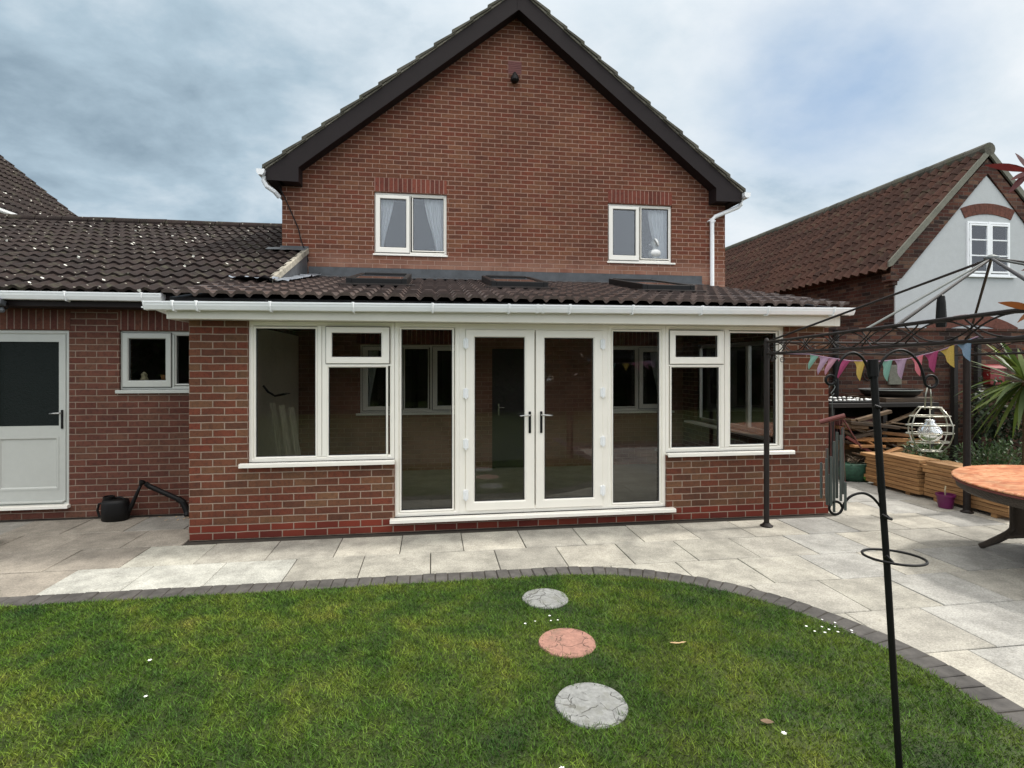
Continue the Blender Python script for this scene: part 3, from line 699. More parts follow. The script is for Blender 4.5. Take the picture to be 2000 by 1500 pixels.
# gutter
def gutter(thing, x0, x1, y, z0, z1, h=.078, w_=.11, brk=(), joints=(), mat='gutter'):
    prof = [(y, 0), (y, -h*.35), (y-w_*.25, -h), (y-w_*.8, -h*.95), (y-w_*.97, -h*.45), (y-w_, -.012), (y-w_-.006, -.012), (y-w_-.006, .004), (y-w_+.006, .004), (y-w_+.008, -h*.4), (y-w_*.78, -h*.88), (y-w_*.27, -h*.92), (y-.006, -h*.33), (y-.006, 0)]
    n = len(prof); mb = MB(); vs = [(x0, a, z0+b_) for a, b_ in prof]+[(x1, a, z1+b_) for a, b_ in prof]
    mb.add(vs, [(i, (i+1)%n, (i+1)%n+n, i+n) for i in range(n)])
    sz = lambda x: z0+(z1-z0)*(x-x0)/(x1-x0)
    for xe in (x0, x1-.008):
        z = sz(xe); pts = [(y, z), (y, z-h*.4), (y-w_*.25, z-h-.004), (y-w_*.8, z-h), (y-w_*1.02, z-h*.45), (y-w_-.009, z+.006)]; mb.prismx(pts[::-1], xe, xe+.01)
    gt = thing.part('gutter', mb, M[mat])
    for x in brk:
        z = sz(x); b_ = MB(); b_.tube([(x, y-w_-.012, z+.008), (x, y-w_*1.03, z-h*.5), (x, y-w_*.82, z-h-.004), (x, y-w_*.25, z-h-.008), (x, y+.0, z-h*.5)], .010, 6)
        b_.box(x-.012, x+.012, y-w_-.012, y-w_+.012, z-.004, z+.010)
        thing.part('gutter_bracket', b_, M[mat], parent=gt)
    for x in joints:
        z = sz(x); pts = [(y, z+.004), (y, z-h*.4), (y-w_*.25, z-h-.006), (y-w_*.8, z-h-.004), (y-w_*1.03, z-h*.45), (y-w_-.012, z+.008)]
        thing.part('gutter_joint', MB().prismx(pts[::-1], x-.012, x+.012), M[mat], parent=gt)
    return gt
gutter(EXT, -.28, 7.235, -.207, 2.392, 2.437, brk=(-.02, .192, .866, 1.655, 2.442, 3.23, 3.883, 4.581, 5.375, 6.163, 6.976), joints=(3.535, 3.60))
EXT.part('gutter_outlet', MB().box(-.30, -.12, -.30, -.12, 2.33, 2.345).tube([(-.2, -.2, 2.345), (-.16, .1, 2.30), (-.16, .2, 2.28)], .034, 12), M['gutter'])
# lean-to roof
SKX = (1.36, 3.2, 5.27)
lt = tiles(-.13, 7.19, (-.275, 2.455), (3.26, 3.185), gauge=.335, period=.165, amp=.034, lift=.024, sharp=-1, samp=12, skip=lambda u, v: v > 1.3 and v < 2.2 and any(a+.06 < u < a+.70 for a in SKX))
rf = EXT.part('roof', lt, M['tile_new'])
def sloped(mb, xa, xb, ya, yb, zf, th=.05):
    return mb.add([(xa,ya,zf(ya)),(xb,ya,zf(ya)),(xb,yb,zf(yb)),(xa,yb,zf(yb)),(xa,ya,zf(ya)-th),(xb,ya,zf(ya)-th),(xb,yb,zf(yb)-th),(xa,yb,zf(yb)-th)], [(0,1,2,3),(7,6,5,4),(0,4,5,1),(1,5,6,2),(2,6,7,3),(3,7,4,0)])
def holed(zf, xa, xb, ya, yb, th):
    mb = MB(); sloped(mb, xa, xb, ya, 1.42, zf, th); sloped(mb, xa, xb, 2.44, yb, zf, th); ed = [xa]
    for a in SKX: ed += [a+.06, a+.70]
    ed.append(xb)
    for i in range(0, len(ed), 2): sloped(mb, ed[i], ed[i+1], 1.42, 2.44, zf, th)
    return mb
EXT.part('roof_deck', holed(lambda y: 2.448+.1972*(y+.19), -.10, 7.16, -.19, 3.26, .05), M['black'], parent=rf)
cz = lambda y: 2.262+.1962*(y-.02)
EXT.part('ceiling', holed(cz, .2, 6.95, .02, 3.268, .006), M['ceiling'])
for a in SKX:
    mb = MB()
    for (p_, q_) in (((a+.06, 1.42), (a+.70, 1.42)), ((a+.70, 1.42), (a+.70, 2.44)), ((a+.70, 2.44), (a+.06, 2.44)), ((a+.06, 2.44), (a+.06, 1.42))):
        mb.add([(p_[0], p_[1], cz(p_[1])), (q_[0], q_[1], cz(q_[1])), (q_[0], q_[1], 2.455+.198*(q_[1]+.275)+.02), (p_[0], p_[1], 2.455+.198*(p_[1]+.275)+.02)], [(0,1,2,3)])
    EXT.part('skylight_shaft', mb, M['ceiling'])
def zr(y): return 2.455+.2065*(y+.275)
mb = MB().box(.46, 7.22, 3.243, 3.262, 3.15, 3.375)
n = 60; vs = []
for i in range(n+1):
    x = .46+6.76*i/n
    for q in range(4):
        y = 3.24-.05*q; vs.append((x, y, zr(y)+.055-.004*q+.012*noise.noise(Vector((x*5, q, 3)))))
mb.add(vs, [(i*4+q, i*4+q+1, i*4+q+5, i*4+q+4) for i in range(n) for q in range(3)]); EXT.part('lead_flashing', mb, M['lead'], parent=rf)
# crumpled lead by the verge
def crumple(pts, wd, nseg, seedz, mat, name, amp=.03):
    vs = []
    for i in range(nseg+1):
        q = i/nseg*(len(pts)-1); j = min(int(q), len(pts)-2); f_ = q-j; a = Vector(pts[j]).lerp(Vector(pts[j+1]), f_); dr = (Vector(pts[j+1])-Vector(pts[j])).normalized(); s_ = Vector((dr.y, -dr.x, 0)).normalized()
        for k_ in range(7):
            v = a+s_*(k_/6*wd); v.z = max(v.z-(k_/6)*.02, zr(v.y)+.062)+amp*(.5+noise.noise(Vector((v.x*11, v.y*11, seedz)))); vs.append(tuple(v))
    return MB().add(vs, [(i*7+k_, i*7+k_+1, (i+1)*7+k_+1, (i+1)*7+k_) for i in range(nseg) for k_ in range(6)])
mb = crumple([(.47, 3.2, zr(3.2)+.05), (.455, 2.2, zr(2.2)+.05), (.43, 1.32, zr(1.32)+.06)][::-1], .2, 50, 3, None, ''); EXT.part('lead_soaker', mb, M['leadbright'], parent=rf, smooth=True)
mb = crumple([(-.02, 1.36, 2.86), (.3, 1.38, 2.865), (.52, 1.36, 2.86)], .28, 30, 8, None, '', .04); EXT.part('lead_soaker', mb, M['leadbright'], parent=rf, smooth=True)
# skylights
def skylight(x0, x1, y0, y1):
    off = .085; base = lambda y, h: zr(y)+h+.008; s = .2065
    def slab(a, b_, c_, d_, h0, h1, mb):
        return mb.add([(a,c_,base(c_,h0)),(b_,c_,base(c_,h0)),(b_,d_,base(d_,h0)),(a,d_,base(d_,h0)),(a,c_,base(c_,h1)),(b_,c_,base(c_,h1)),(b_,d_,base(d_,h1)),(a,d_,base(d_,h1))], [(0,3,2,1),(4,5,6,7),(0,1,5,4),(1,2,6,5),(2,3,7,6),(3,0,4,7)])
    mb = MB(); t_ = .07
    slab(x0, x0+t_, y0, y1, 0., .13, mb); slab(x1-t_, x1, y0, y1, 0., .13, mb); slab(x0+t_, x1-t_, y0, y0+t_, 0., .125, mb); slab(x0+t_, x1-t_, y1-.1, y1, 0., .14, mb)
    sk = EXT.part('skylight', mb, M['black'], parent=EXT.o, bevel=.008)
    EXT.part('pane', slab(x0+t_, x1-t_, y0+t_, y1-.1, .105, .118, MB()), M['glass_up'], parent=sk)
    mb = slab(x0-.1, x1+.1, y0-.12, y0, .045, .06, MB()); EXT.part('flashing_skirt', mb, M['bronze'], parent=sk)
def skyg():
    m, t, b, P, geo, o = newmat('skylight_glass'); t.put(b.inputs['Base Color'], t.mix(t.noise(P, 9, 5), S(84,80,72), S(140,132,118))); b.inputs['Roughness'].default_value = .12; return m
M['skyglass'] = skyg()
for a in SKX: skylight(a, a+.76, 1.15, 2.6)

# =================================================================== MAIN HOUSE
H = Thing('brick_house', 'two storey red brick house gable with dark brown bargeboards rising above the garden room', 'house', (3.86, 7.0, 0))
HX0, HX1, HY = .045, 7.677, 3.27
up_w = [(1.49, 2.675, 3.62, 4.637), (5.48, 6.66, 3.60, 4.617)]
in_w = [(1.261, 2.93, .99, 2.12), (5.45, 6.62, .97, 2.12)]; bdoor = (3.44, 4.31, .0, 2.06)
mb = wall_cells(MB(), HX0, HX1, 0, 4.7, HY, HY+.3, up_w+in_w+[bdoor])
mb.prism([(HX0, 4.7005), (HX1, 4.7005), (HX1, 4.86), (3.86, 7.9), (HX0, 4.86)], HY, HY+.3)
mb.box(HX0, HX0+.3, HY+.301, 11, 0, 4.86); mb.box(HX1-.3, HX1, HY+.301, 11, 0, 4.86)
H.part('wall', mb, M['brick_house'])
for (a, b_, c_, d_) in up_w: H.part('brick_lintel', MB().box(a-.0, b_, HY-.003, HY+.05, d_+.012, d_+.237), M['soldier'])
H.part('brick_lintel', MB().box(1.2, 3.0, HY-.003, HY+.05, 2.135, 2.36), M['soldier']); H.part('brick_lintel', MB().box(5.4, 6.7, HY-.003, HY+.05, 2.135, 2.36), M['soldier'])
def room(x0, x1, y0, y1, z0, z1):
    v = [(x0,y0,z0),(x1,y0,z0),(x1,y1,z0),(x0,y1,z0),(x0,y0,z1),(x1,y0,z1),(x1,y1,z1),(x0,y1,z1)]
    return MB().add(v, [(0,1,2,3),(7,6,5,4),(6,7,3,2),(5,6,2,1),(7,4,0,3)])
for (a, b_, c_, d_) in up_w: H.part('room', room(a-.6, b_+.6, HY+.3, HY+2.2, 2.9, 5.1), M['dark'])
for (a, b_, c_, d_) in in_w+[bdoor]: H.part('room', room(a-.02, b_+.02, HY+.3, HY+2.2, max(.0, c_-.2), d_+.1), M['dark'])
yw = HY+.035
window(H, 'window', 1.49, 2.675, 3.62, 4.637, yw, [(2.045, 2.075, 3.66, 4.6)], [(2.12, 2.62, 3.70, 4.575)], [((1.505, 2.06, 3.645, 4.60), (1.586, 2.002, 3.737, 4.535))], (1.47, 2.69, 3.59, 3.62, .06), fw=.045, glass='glass_up')
window(H, 'window', 5.48, 6.66, 3.60, 4.617, yw, [(6.04, 6.07, 3.64, 4.58)], [(6.115, 6.61, 3.68, 4.56)], [((5.5, 6.055, 3.63, 4.585), (5.585, 5.995, 3.72, 4.525))], (5.46, 6.72, 3.57, 3.60, .06), fw=.045, glass='glass_up')
window(H, 'window', 1.261, 2.93, .99, 2.12, yw, [(1.93, 1.95, 1.03, 2.09), (2.40, 2.43, 1.03, 2.09)], [(1.985, 2.36, 1.06, 2.05)], [((1.3, 1.92, 1.03, 2.085), (1.39, 1.83, 1.1, 2.02)), ((2.44, 2.9, 1.03, 2.085), (2.52, 2.82, 1.1, 2.02))], (1.2, 3.0, .955, .99, .06), fw=.045)
window(H, 'window', 5.45, 6.62, .97, 2.12, yw, [(6.02, 6.05, 1.0, 2.09)], [(5.52, 5.99, 1.05, 2.05)], [((6.06, 6.59, 1.01, 2.085), (6.14, 6.51, 1.09, 2.01))], (5.4, 6.7, .935, .97, .06), fw=.045)
dr = H.part('door', MB().box(3.5, 4.25, HY+.06, HY+.1, .03, 2.0), M['darkdoor'], label='dark back door inside the garden room')
h = MB().box(3.545, 3.57, HY+.05, HY+.062, .92, 1.12); h.tube([(3.557, HY+.05, 1.06), (3.557, HY+.01, 1.06), (3.65, HY+.0, 1.055)], .009, 8); H.part('handle', h, M['chrome'], parent=dr)
H.part('door_frame', MB().ringframe(3.44, 4.31, -.05, 2.06, [(0, HY+.2), (0, HY+.04), (.06, HY+.04), (.06, HY+.2)]), M['darkdoor'])
# barge boards
bgl = [(-.12, 4.665), (.36, 4.655), (.36, 4.885), (3.86, 7.685), (3.86, 8.005), (-.12, 4.82)]
H.part('bargeboard', MB().prism(bgl, 3.0, 3.03), M['barge'], label='left bargeboard with boxed eave end')
bgr = [(7.72-x_, z_) for x_, z_ in bgl][::-1]
H.part('bargeboard', MB().prism(bgr, 3.0, 3.03), M['barge'], label='right bargeboard with boxed eave end')
H.part('barge_cover', MB().box(3.84, 3.88, 2.992, 3.001, 7.67, 8.0), M['barge'])
mb = MB().prism([(.345, 4.90), (3.86, 7.71), (3.86, 7.73), (.325, 4.90)], 3.03, HY); mb.prism([(7.72-.345, 4.90), (7.72-.325, 4.90), (3.86, 7.73), (3.86, 7.71)], 3.03, HY)
mb.box(-.10, HX0+.05, 3.03, 11, 4.665, 4.685); mb.box(HX1-.05, 7.82, 3.03, 11, 4.665, 4.685); mb.box(.05, .345, 3.03, HY, 4.665, 4.685); mb.box(7.375, 7.67, 3.03, HY, 4.665, 4.685)
mb.box(.34, .36, 3.031, HY, 4.66, 4.9); mb.box(7.36, 7.38, 3.031, HY, 4.66, 4.9)
mb.box(-.125, -.10, 3.03, 11, 4.66, 4.83); mb.box(7.82, 7.845, 3.03, 11, 4.66, 4.83)
H.part('soffit', mb, M['barge'])
# roof courses with stepped verge
mb = MB(); gx = .292
for sgn in (1, -1):
    for k_ in range(14):
        xa = -.17+gx*k_; za = 4.835+(xa+.12)*.8
        xb = xa+gx+.06; zb = 4.835+(xb+.12)*.8; jit = random.uniform(-.01, .012)
        if xb > 3.9: xb = 3.9; zb = 4.835+(xb+.12)*.8
        pts = [(xa, za+.03), (xb, zb-.0), (xb, zb+.035), (xa, za+.088)]
        y0 = 2.955+jit
        if sgn < 0: pts = [(7.72-a, b_) for a, b_ in pts][::-1]
        mb.prism(pts, y0, 11.2)
rf = H.part('roof', mb, M['tile_main'], bevel=.004)
mb = MB()
for sgn in (1, -1):
    pts = [(-.13, 4.825), (3.86, 8.01), (3.86, 8.06), (-.13, 4.87)]
    if sgn < 0: pts = [(7.72-a, b_) for a, b_ in pts][::-1]
    mb.prism(pts, 2.985, 11)
H.part('undercloak', mb, M['mortar'], parent=rf)
H.part('ridge_tile', MB().tube([(3.86, 2.95, 8.06), (3.86, 11.2, 8.06)], .13, 14), M['tile_main'], parent=rf)
# air vent, dome light
mb = MB()
for i in range(7): mb.box(3.72, 3.94, HY-.006, HY+.01, 6.76+i*.03, 6.778+i*.03)
mb.box(3.715, 3.945, HY-.001, HY+.005, 6.75, 6.97); H.part('air_brick', mb, M['redwood'])
mb = MB().lathe([(.02, .12), (.045, .08), (.07, .03), (.075, -.01), (.05, -.04)], (3.82, HY-.07, 6.62), 16); mb.box(3.79, 3.85, HY-.06, HY, 6.6, 6.72)
single('wall_light', mb, M['black'], 'small black domed lamp high on the gable below the air vent', 'lamp', (3.82, HY, 6.6), smooth=False)
# side gutters and downpipe
y0, y1 = 2.93, 11
for (xc, sg) in ((-.19, -1), (7.91, 1)):
    mb = MB()
    pr2 = [(-.06, .03), (-.06, -.02), (-.03, -.06), (.03, -.06), (.06, -.02), (.06, .03)]
    mb.prism([(xc+a, 4.775+b_) for a, b_ in [(-.06, .035), (-.055, -.02), (-.03, -.055), (.03, -.055), (.055, -.02), (.06, .035)]], y0, y1)
    H.part('gutter', mb, M['gutter'])
mb = MB().tube([(7.88, 3.1, 4.73), (7.88, 3.1, 4.64), (7.84, 3.12, 4.60), (7.45, 3.2, 4.44), (7.395, 3.21, 4.38), (7.395, 3.21, 3.13)], .036, 14)
mb.box(7.33, 7.46, 3.2, 3.27, 4.355, 4.375); mb.tube([(7.395, 3.21, 4.40), (7.395, 3.21, 4.33)], .042, 14)
H.part('downpipe', mb, M['gutter'], smooth=False)
H.part('downpipe', MB().tube([(-.17, 3.05, 4.73), (-.17, 3.05, 4.66), (-.13, 3.06, 4.58), (-.03, 3.12, 4.52), (.02, 3.2, 4.46)], .036, 12), M['gutter'], label='short stub of white downpipe at the left eave')
# cable
single('cable', MB().tube([(.0, 3.23, 4.66), (.08, 3.235, 4.5), (.2, 3.25, 4.22), (.3, 3.25, 3.98), (.345, 3.25, 3.78), (.43, 3.25, 3.56), (.45, 3.25, 3.47), (.42, 3.245, 3.42)], .009, 6), M['black'],
       'thin black cable hanging down the left side of the gable wall', 'cable', (.2, 3.25, 3.4))
# curtains
def curtain(x0t, x1t, x0b, x1b, zt, zb, y, flip, lb):
    vs = []; nx, nz = 26, 16
    for j in range(nz+1):
        q = j/nz; s = q*q*(3-2*q)*.75+q*.25
        a = x0t+(x0b-x0t)*s; b_ = x1t+(x1b-x1t)*s; z = zt+(zb-zt)*q
        for i in range(nx+1):
            u = i/nx; vs.append((a+(b_-a)*u, y+.02*math.sin(u*30+q*2), z))
    mb = MB().add(vs, [(j*(nx+1)+i, j*(nx+1)+i+1, (j+1)*(nx+1)+i+1, (j+1)*(nx+1)+i) for j in range(nz) for i in range(nx)])
    single('curtain', mb, M['curtain'], lb, 'curtain', ((x0t+x1t)/2, y, zb), 'white curtains at the windows', smooth=True)
curtain(1.53, 1.80, 1.55, 1.62, 4.6, 3.68, HY+.16, 0, 'white net curtain at the left side of the left upstairs window')
curtain(2.30, 2.64, 2.50, 2.66, 4.6, 3.66, HY+.16, 0, 'white net curtain swept to the right side of the left upstairs window')
curtain(6.28, 6.64, 6.44, 6.64, 4.58, 3.65, HY+.17, 0, 'white net curtain at the right side of the right upstairs window')
curtain(1.3, 1.55, 1.3, 1.4, 2.05, 1.05, HY+.16, 0, 'pale curtain in the downstairs window seen through the left garden room glass')
curtain(6.32, 6.58, 6.5, 6.6, 2.05, 1.02, HY+.16, 0, 'pale curtain in the downstairs window seen through the right garden room glass')
# bust on the sill
B = Thing('bust_ornament', 'white plaster bust with a hat standing in the right upstairs window', 'bust', (6.39, HY+.13, 3.65))
B.part('pedestal', MB().lathe([(.06, 3.65), (.065, 3.68), (.035, 3.70), (.04, 3.72), (.1, 3.74), (.115, 3.79), (.10, 3.83), (.05, 3.86), (.038, 3.9)], (6.39, HY+.13, 0), 20), M['plasterwhite'], smooth=True)
B.part('head', MB().lathe([(.02, -.07), (.045, -.05), (.058, 0), (.05, .05), (.02, .08)], (6.375, HY+.12, 3.955), 18).lathe([(.012, -.0), (.014, .02), (.004, .035)], (6.315, HY+.12, 3.945), 10, Matrix.Rotation(R(-90), 4, 'Y')), M['plasterwhite'], smooth=True)
B.part('hat', MB().lathe([(.085, -.012), (.088, 0), (.06, .02), (.03, .03)], (6.42, HY+.10, 3.985), 20, Matrix.Rotation(R(62), 4, 'Y') @ Matrix.Rotation(R(20), 4, 'X')), M['plasterwhite'])

# =================================================================== LEFT WING
W = Thing('side_wing', 'single storey brick side wing with weathered brown tiled roof and white back door', 'building', (-3., 3., 0))
WY = 1.1
mb = wall_cells(MB(), -7, -.002, 0, 2.5, WY, WY+.28, [(-2.66, -1.755, .13, 2.19), (-1.219, -.06, 1.488, 2.19)])
W.part('wall', mb, M['brick_wing'])
W.part('brick_lintel', MB().box(-2.8, -1.74, WY-.003, WY+.03, 2.20, 2.425), M['soldier_wing']); W.part('brick_lintel', MB().box(-1.23, -.003, WY-.003, WY+.03, 2.20, 2.425), M['soldier_wing'])
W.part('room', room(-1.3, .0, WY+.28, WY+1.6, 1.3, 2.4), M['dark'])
window(W, 'window', -1.219, -.06, 1.488, 2.19, WY+.03, [(-.655, -.63, 1.52, 2.15)], [(-.603, -.12, 1.56, 2.135)], [((-1.195, -.66, 1.52, 2.165), (-1.125, -.727, 1.603, 2.095))], (-1.25, -.03, 1.45, 1.488, .06), fw=.045, mat='shadedwhite')
dr = W.part('door_frame', MB().ringframe(-2.66, -1.755, .13, 2.19, fprof(.05, WY+.02, .07)), M['shadedwhite'])
ys = WY+.03
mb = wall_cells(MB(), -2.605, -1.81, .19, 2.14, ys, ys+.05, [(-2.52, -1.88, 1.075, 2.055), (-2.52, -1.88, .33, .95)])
d = W.part('door', mb, M['shadedwhite'], label='half glazed white back door', bevel=.004)
W.part('pane', MB().box(-2.52, -1.88, ys+.02, ys+.03, 1.075, 2.055), M['obscure'], parent=d)
W.part('door_panel', MB().ringframe(-2.52, -1.88, .33, .95, [(0, ys+.02), (.0, ys-.004), (.02, ys-.004), (.035, ys+.012), (.035, ys+.02)]).box(-2.49, -1.91, ys+.012, ys+.02, .36, .92), M['shadedwhite'], parent=d)
h = MB().box(-1.856, -1.832, ys-.012, ys, 1.04, 1.26); W.part('handle_plate', h, M['black'], parent=d, bevel=.005)
W.part('handle', MB().tube([(-1.845, ys-.01, 1.225), (-1.845, ys-.05, 1.225), (-1.95, ys-.052, 1.222)], .010, 10), M['chrome'], parent=d, smooth=True)
W.part('weather_bar', MB().prismx([(ys, .205), (ys-.035, .195), (ys-.035, .185), (ys, .185)][::-1], -2.60, -1.82), M['shadedwhite'], parent=d)
mb = MB().prismx([(WY+.06, .165), (WY-.05, .16), (WY-.06, .155), (WY-.06, .125), (WY+.06, .125)][::-1], -2.72, -1.74); W.part('door_sill', mb, M['upvc'])
W.part('fascia', MB().box(-8, -.10, .80, .83, 2.44, 2.575).box(-8, -.10, .83, WY, 2.44, 2.455), M['barge'])
gutter(W, -8, -.58, .80, 2.585, 2.587, h=.085, brk=(-3.3, -2.4, -1.556, -.78))
wz = lambda y: 2.60+.3975*(y-.72)
rt = tiles(-9.5, .43, (.70, 2.60), (5.5, 4.49), gauge=.345, period=.165, amp=.032, lift=.03, sharp=1.25, skip=lambda u, v: (u > .03 and v > 3.05) or (u > -.16 and v < 1.0))
rf = W.part('roof', rt, M['tile_old'])
W.part('roof_deck', MB().prismx([(.85, 2.57), (.85, 2.62), (5.5, 4.47), (5.5, 4.40)][::-1], -9.5, -.15), M['black'], parent=rf)
mb = MB()
x = -9.4
while x < 0: mb.tube([(x, 5.5, 4.50), (x+.435, 5.5, 4.50+random.uniform(-.004, .006))], .105, 14); x += .45
W.part('ridge_tile', mb, M['tile_old'], parent=rf)
vm = []; n = 24
for i in range(n+1):
    y = 1.28+(3.26-1.28)*i/n
    for (dx, dz) in ((-.05, .05), (.0, .062), (.02, .05), (.022, -.03)):
        q = .012*noise.noise(Vector((dx*30, y*9, 1))); vm.append((.43+dx+q, y, wz(y)+dz+q))
W.part('verge_mortar', MB().add(vm, [(i*4+k_, i*4+k_+1, (i+1)*4+k_+1, (i+1)*4+k_) for i in range(n) for k_ in range(3)]), M['mortar'], parent=rf)
W.part('cheek', MB().prismx([(1.2, 2.72), (3.262, 3.1), (3.262, 3.58), (1.2, 2.78)][::-1], .40, .438), M['lead'], parent=rf)
mb = MB().box(.02, .455, 3.25, 3.264, 3.56, 3.70); vs = []
for i in range(13):
    x = -.16+.6*i/12
    for q in range(4): y = 3.26-.06*q; vs.append((x, y, wz(y)+.065+.01*noise.noise(Vector((x*14, q*2, 5)))))
mb.add(vs, [(i*4+q, i*4+q+1, i*4+q+5, i*4+q+4) for i in range(12) for q in range(3)]); W.part('lead_flashing', mb, M['lead'], parent=rf)
# things at the wing
L = Thing('security_light', 'grey floodlight with a sensor under the white gutter above the back door', 'lamp', (-2.24, .8, 2.44))
L.part('lamp_head', MB().box(-.065, .065, -.05, .04, -.03, .03, Matrix.Translation((-2.235, .72, 2.465)) @ Matrix.Rotation(R(-18), 4, 'X')), M['greyplastic'], bevel=.006)
L.part('bracket', MB().tube([(-2.17, .76, 2.45), (-2.17, .79, 2.42), (-2.2, .79, 2.40)], .008, 6), M['black'])
L.part('sensor', MB().lathe([(.012, .03), (.028, .01), (.032, -.01), (.02, -.028)], (-2.205, .74, 2.385), 14), M['greyplastic'], smooth=True)
C = Thing('watering_can', 'black plastic watering can standing against the brick wing wall', 'watering can', (-1.17, .93, 0))
C.part('body', MB().lathe([(.115, 0), (.128, .012), (.132, .1), (.128, .2), (.118, .235), (.06, .245)], (-1.17, .93, .0), 26, sx=1.12, sy=.8), M['black'], smooth=True)
C.part('collar', MB().lathe([(.055, .22), (.06, .275), (.048, .28), (.045, .23)], (-1.24, .93, 0), 18), M['black'])
C.part('handle', MB().tube([(-1.28, .93, .21), (-1.345, .93, .19), (-1.36, .93, .12), (-1.34, .93, .05), (-1.30, .93, .04)], .013, 8), M['black'], smooth=True)
C.part('top_handle', MB().tube([(-1.2, .93, .25), (-1.12, .93, .265), (-1.04, .93, .22)], .012, 8), M['black'], smooth=True)
C.part('spout', MB().tube([(-1.05, .93, .07), (-1.0, .93, .16), (-.93, .93, .33), (-.90, .93, .40)], [.03, .024, .018, .017], 10), M['black'], smooth=True)
C.part('rose', MB().lathe([(.016, -.02), (.034, .02), (.034, .035), (.01, .045)], (-.895, .925, .41), 16, Matrix.Rotation(R(30), 4, 'Y')), M['black'])
Pp = Thing('drain_pipe', 'black offset drain pipe leaning from the wall to the ground beside the garden room corner', 'pipe', (-.45, .95, 0))
Pp.part('pipe', MB().tube([(-.88, 1.0, .395), (-.84, .98, .37), (-.5, .97, .2)], .028, 12), M['black'])
Pp.part('shoe', MB().tube([(-.52, .97, .21), (-.46, .965, .17), (-.41, .95, .06), (-.40, .93, .02)], .036, 12), M['black'])
single('white_pipe_stub', MB().tube([(-.28, .75, .0), (-.28, .75, .05)], .012, 8), M['gutter'], 'tiny white plastic pipe stub at the foot of the garden room corner', 'pipe', (-.28, .75, 0))
mb = MB()
for i in range(9):
    a = random.uniform(0, 6); mb.leaf((-.55+random.uniform(-.15, .2), .85+random.uniform(-.12, .12), .01), Vector((math.cos(a), math.sin(a), .2)), .04, .02)
tag(linkobj('leaf_litter', mb, M['deadleaf'], origin=(-.5, .85, 0)), 'dry leaf litter in the corner by the drain pipe', 'leaf litter', kind='stuff')
mb = MB().lathe([(.20, 0), (.235, .05), (.25, .16), (.24, .24), (.21, .25)], (-2.03, .0, 0), 32)
for z in (.06, .19): mb.tube([(-2.03+.25*math.cos(a), .0+.25*math.sin(a), z) for a in np.linspace(0, 2*math.pi, 32, endpoint=False)], .012, 6, closed=True)
single('planter_tub', mb, M['oldwood'], 'weathered round tub at the left edge of the patio', 'planter', (-2.03, 0, 0))
O = Thing('window_ornament', 'small pale ornaments on the inner sill of the wing window', 'ornament', (-1.0, WY+.2, 1.6))
O.part('figure', MB().lathe([(.03, 0), (.045, .03), (.03, .06), (.035, .09), (.01, .12)], (-1.03, WY+.17, 1.58), 14), M['twig'])
O.part('pot', MB().lathe([(.03, 0), (.045, .08), (.05, .085)], (-.8, WY+.17, 1.58), 14), M['logwood'])
# boards leaning inside the garden room
for i, (xa, lb) in enumerate(((.66, 'pale board leaning inside the garden room, nearest the plaster wall'), (.76, 'pale board leaning inside the garden room, middle of the three'), (.86, 'pale board leaning inside the garden room, farthest from the plaster wall'))):
    A_ = Vector((xa+.12, .72, .03)); B_ = Vector((xa-.08, .80+.02*i, 1.34-.03*i)); z = (B_-A_).normalized(); m = z.to_track_quat('Z', 'Y').to_matrix().to_4x4(); m.translation = A_
    single('leaning_board', MB().box(-.035, .035, -.012, .012, 0, (B_-A_).length, m), M['greywood'], lb, 'board', tuple(A_), 'boards leaning inside the garden room')
m = MB().tube([(.36, 1.2, 1.53), (.42, 1.2, 1.45), (.5, 1.2, 1.40), (.6, 1.2, 1.42), (.68, 1.2, 1.43), (.6, 1.2, 1.45), (.5, 1.2, 1.43), (.4, 1.2, 1.50)], .014, 8)
single('loose_cable', m, M['black'], 'loop of black cable hanging on the plaster wall inside the garden room', 'cable', (.5, 1.2, 1.4))

# =================================================================== NEIGHBOUR HOUSE LEFT
NB = Thing('neighbour_house', 'neighbouring house with steep brown tiled roof at the far left', 'house', (-9, 9, 0))
pa, pb = (-6.1, 4.9), (-10.5, 8.6)
mbt = tiles(6.0, 10.45, pa, pb, gauge=.345, period=.165, amp=.036, lift=.034, axis='y', samp=6)
rf = NB.part('roof', mbt, M['tile_old'])
NB.part('roof_deck', MB().prism([(-6.1, 4.84), (-6.1, 4.89), (-10.5, 8.58), (-10.5, 8.4)], 5.95, 10.43), M['barge'], parent=rf)
NB.part('wall', MB().box(-14, -6.5, 6.2, 10.2, 0, 5.0), M['brick_house'])
NB.part('fascia', MB().box(-6.14, -6.11, 6.0, 10.3, 4.72, 4.88).box(-6.5, -6.14, 6., 10.3, 4.72, 4.74), M['barge'])
NB.part('gutter', MB().prism([(-6.11, 4.87), (-6.11, 4.83), (-6.07, 4.80), (-6.01, 4.80), (-5.99, 4.83), (-5.985, 4.875)], 5.9, 10.3), M['gutter'])

# =================================================================== BARN COTTAGE RIGHT
BN = Thing('barn_cottage', 'old brick cottage with red pantile roof and pale rendered gable end', 'cottage', (13.5, 9, 0))
bx0, bx1, by = 11.41, 15.6, 3.6; ax = 13.5; ez, rz = 3.72, 6.10
mb = MB().prism([(bx0, 0), (bx1, 0), (bx1, ez), (ax, rz-.05), (bx0, ez)], by, 24); BN.part('wall', mb, M['brick_old'])
BN.part('render', MB().prism([(bx0+.02, 2.45), (bx1-.02, 2.45), (bx1-.02, ez-.18), (ax, rz-.50), (bx0+.02, ez-.18)], by-.03, by-.002), M['render'])
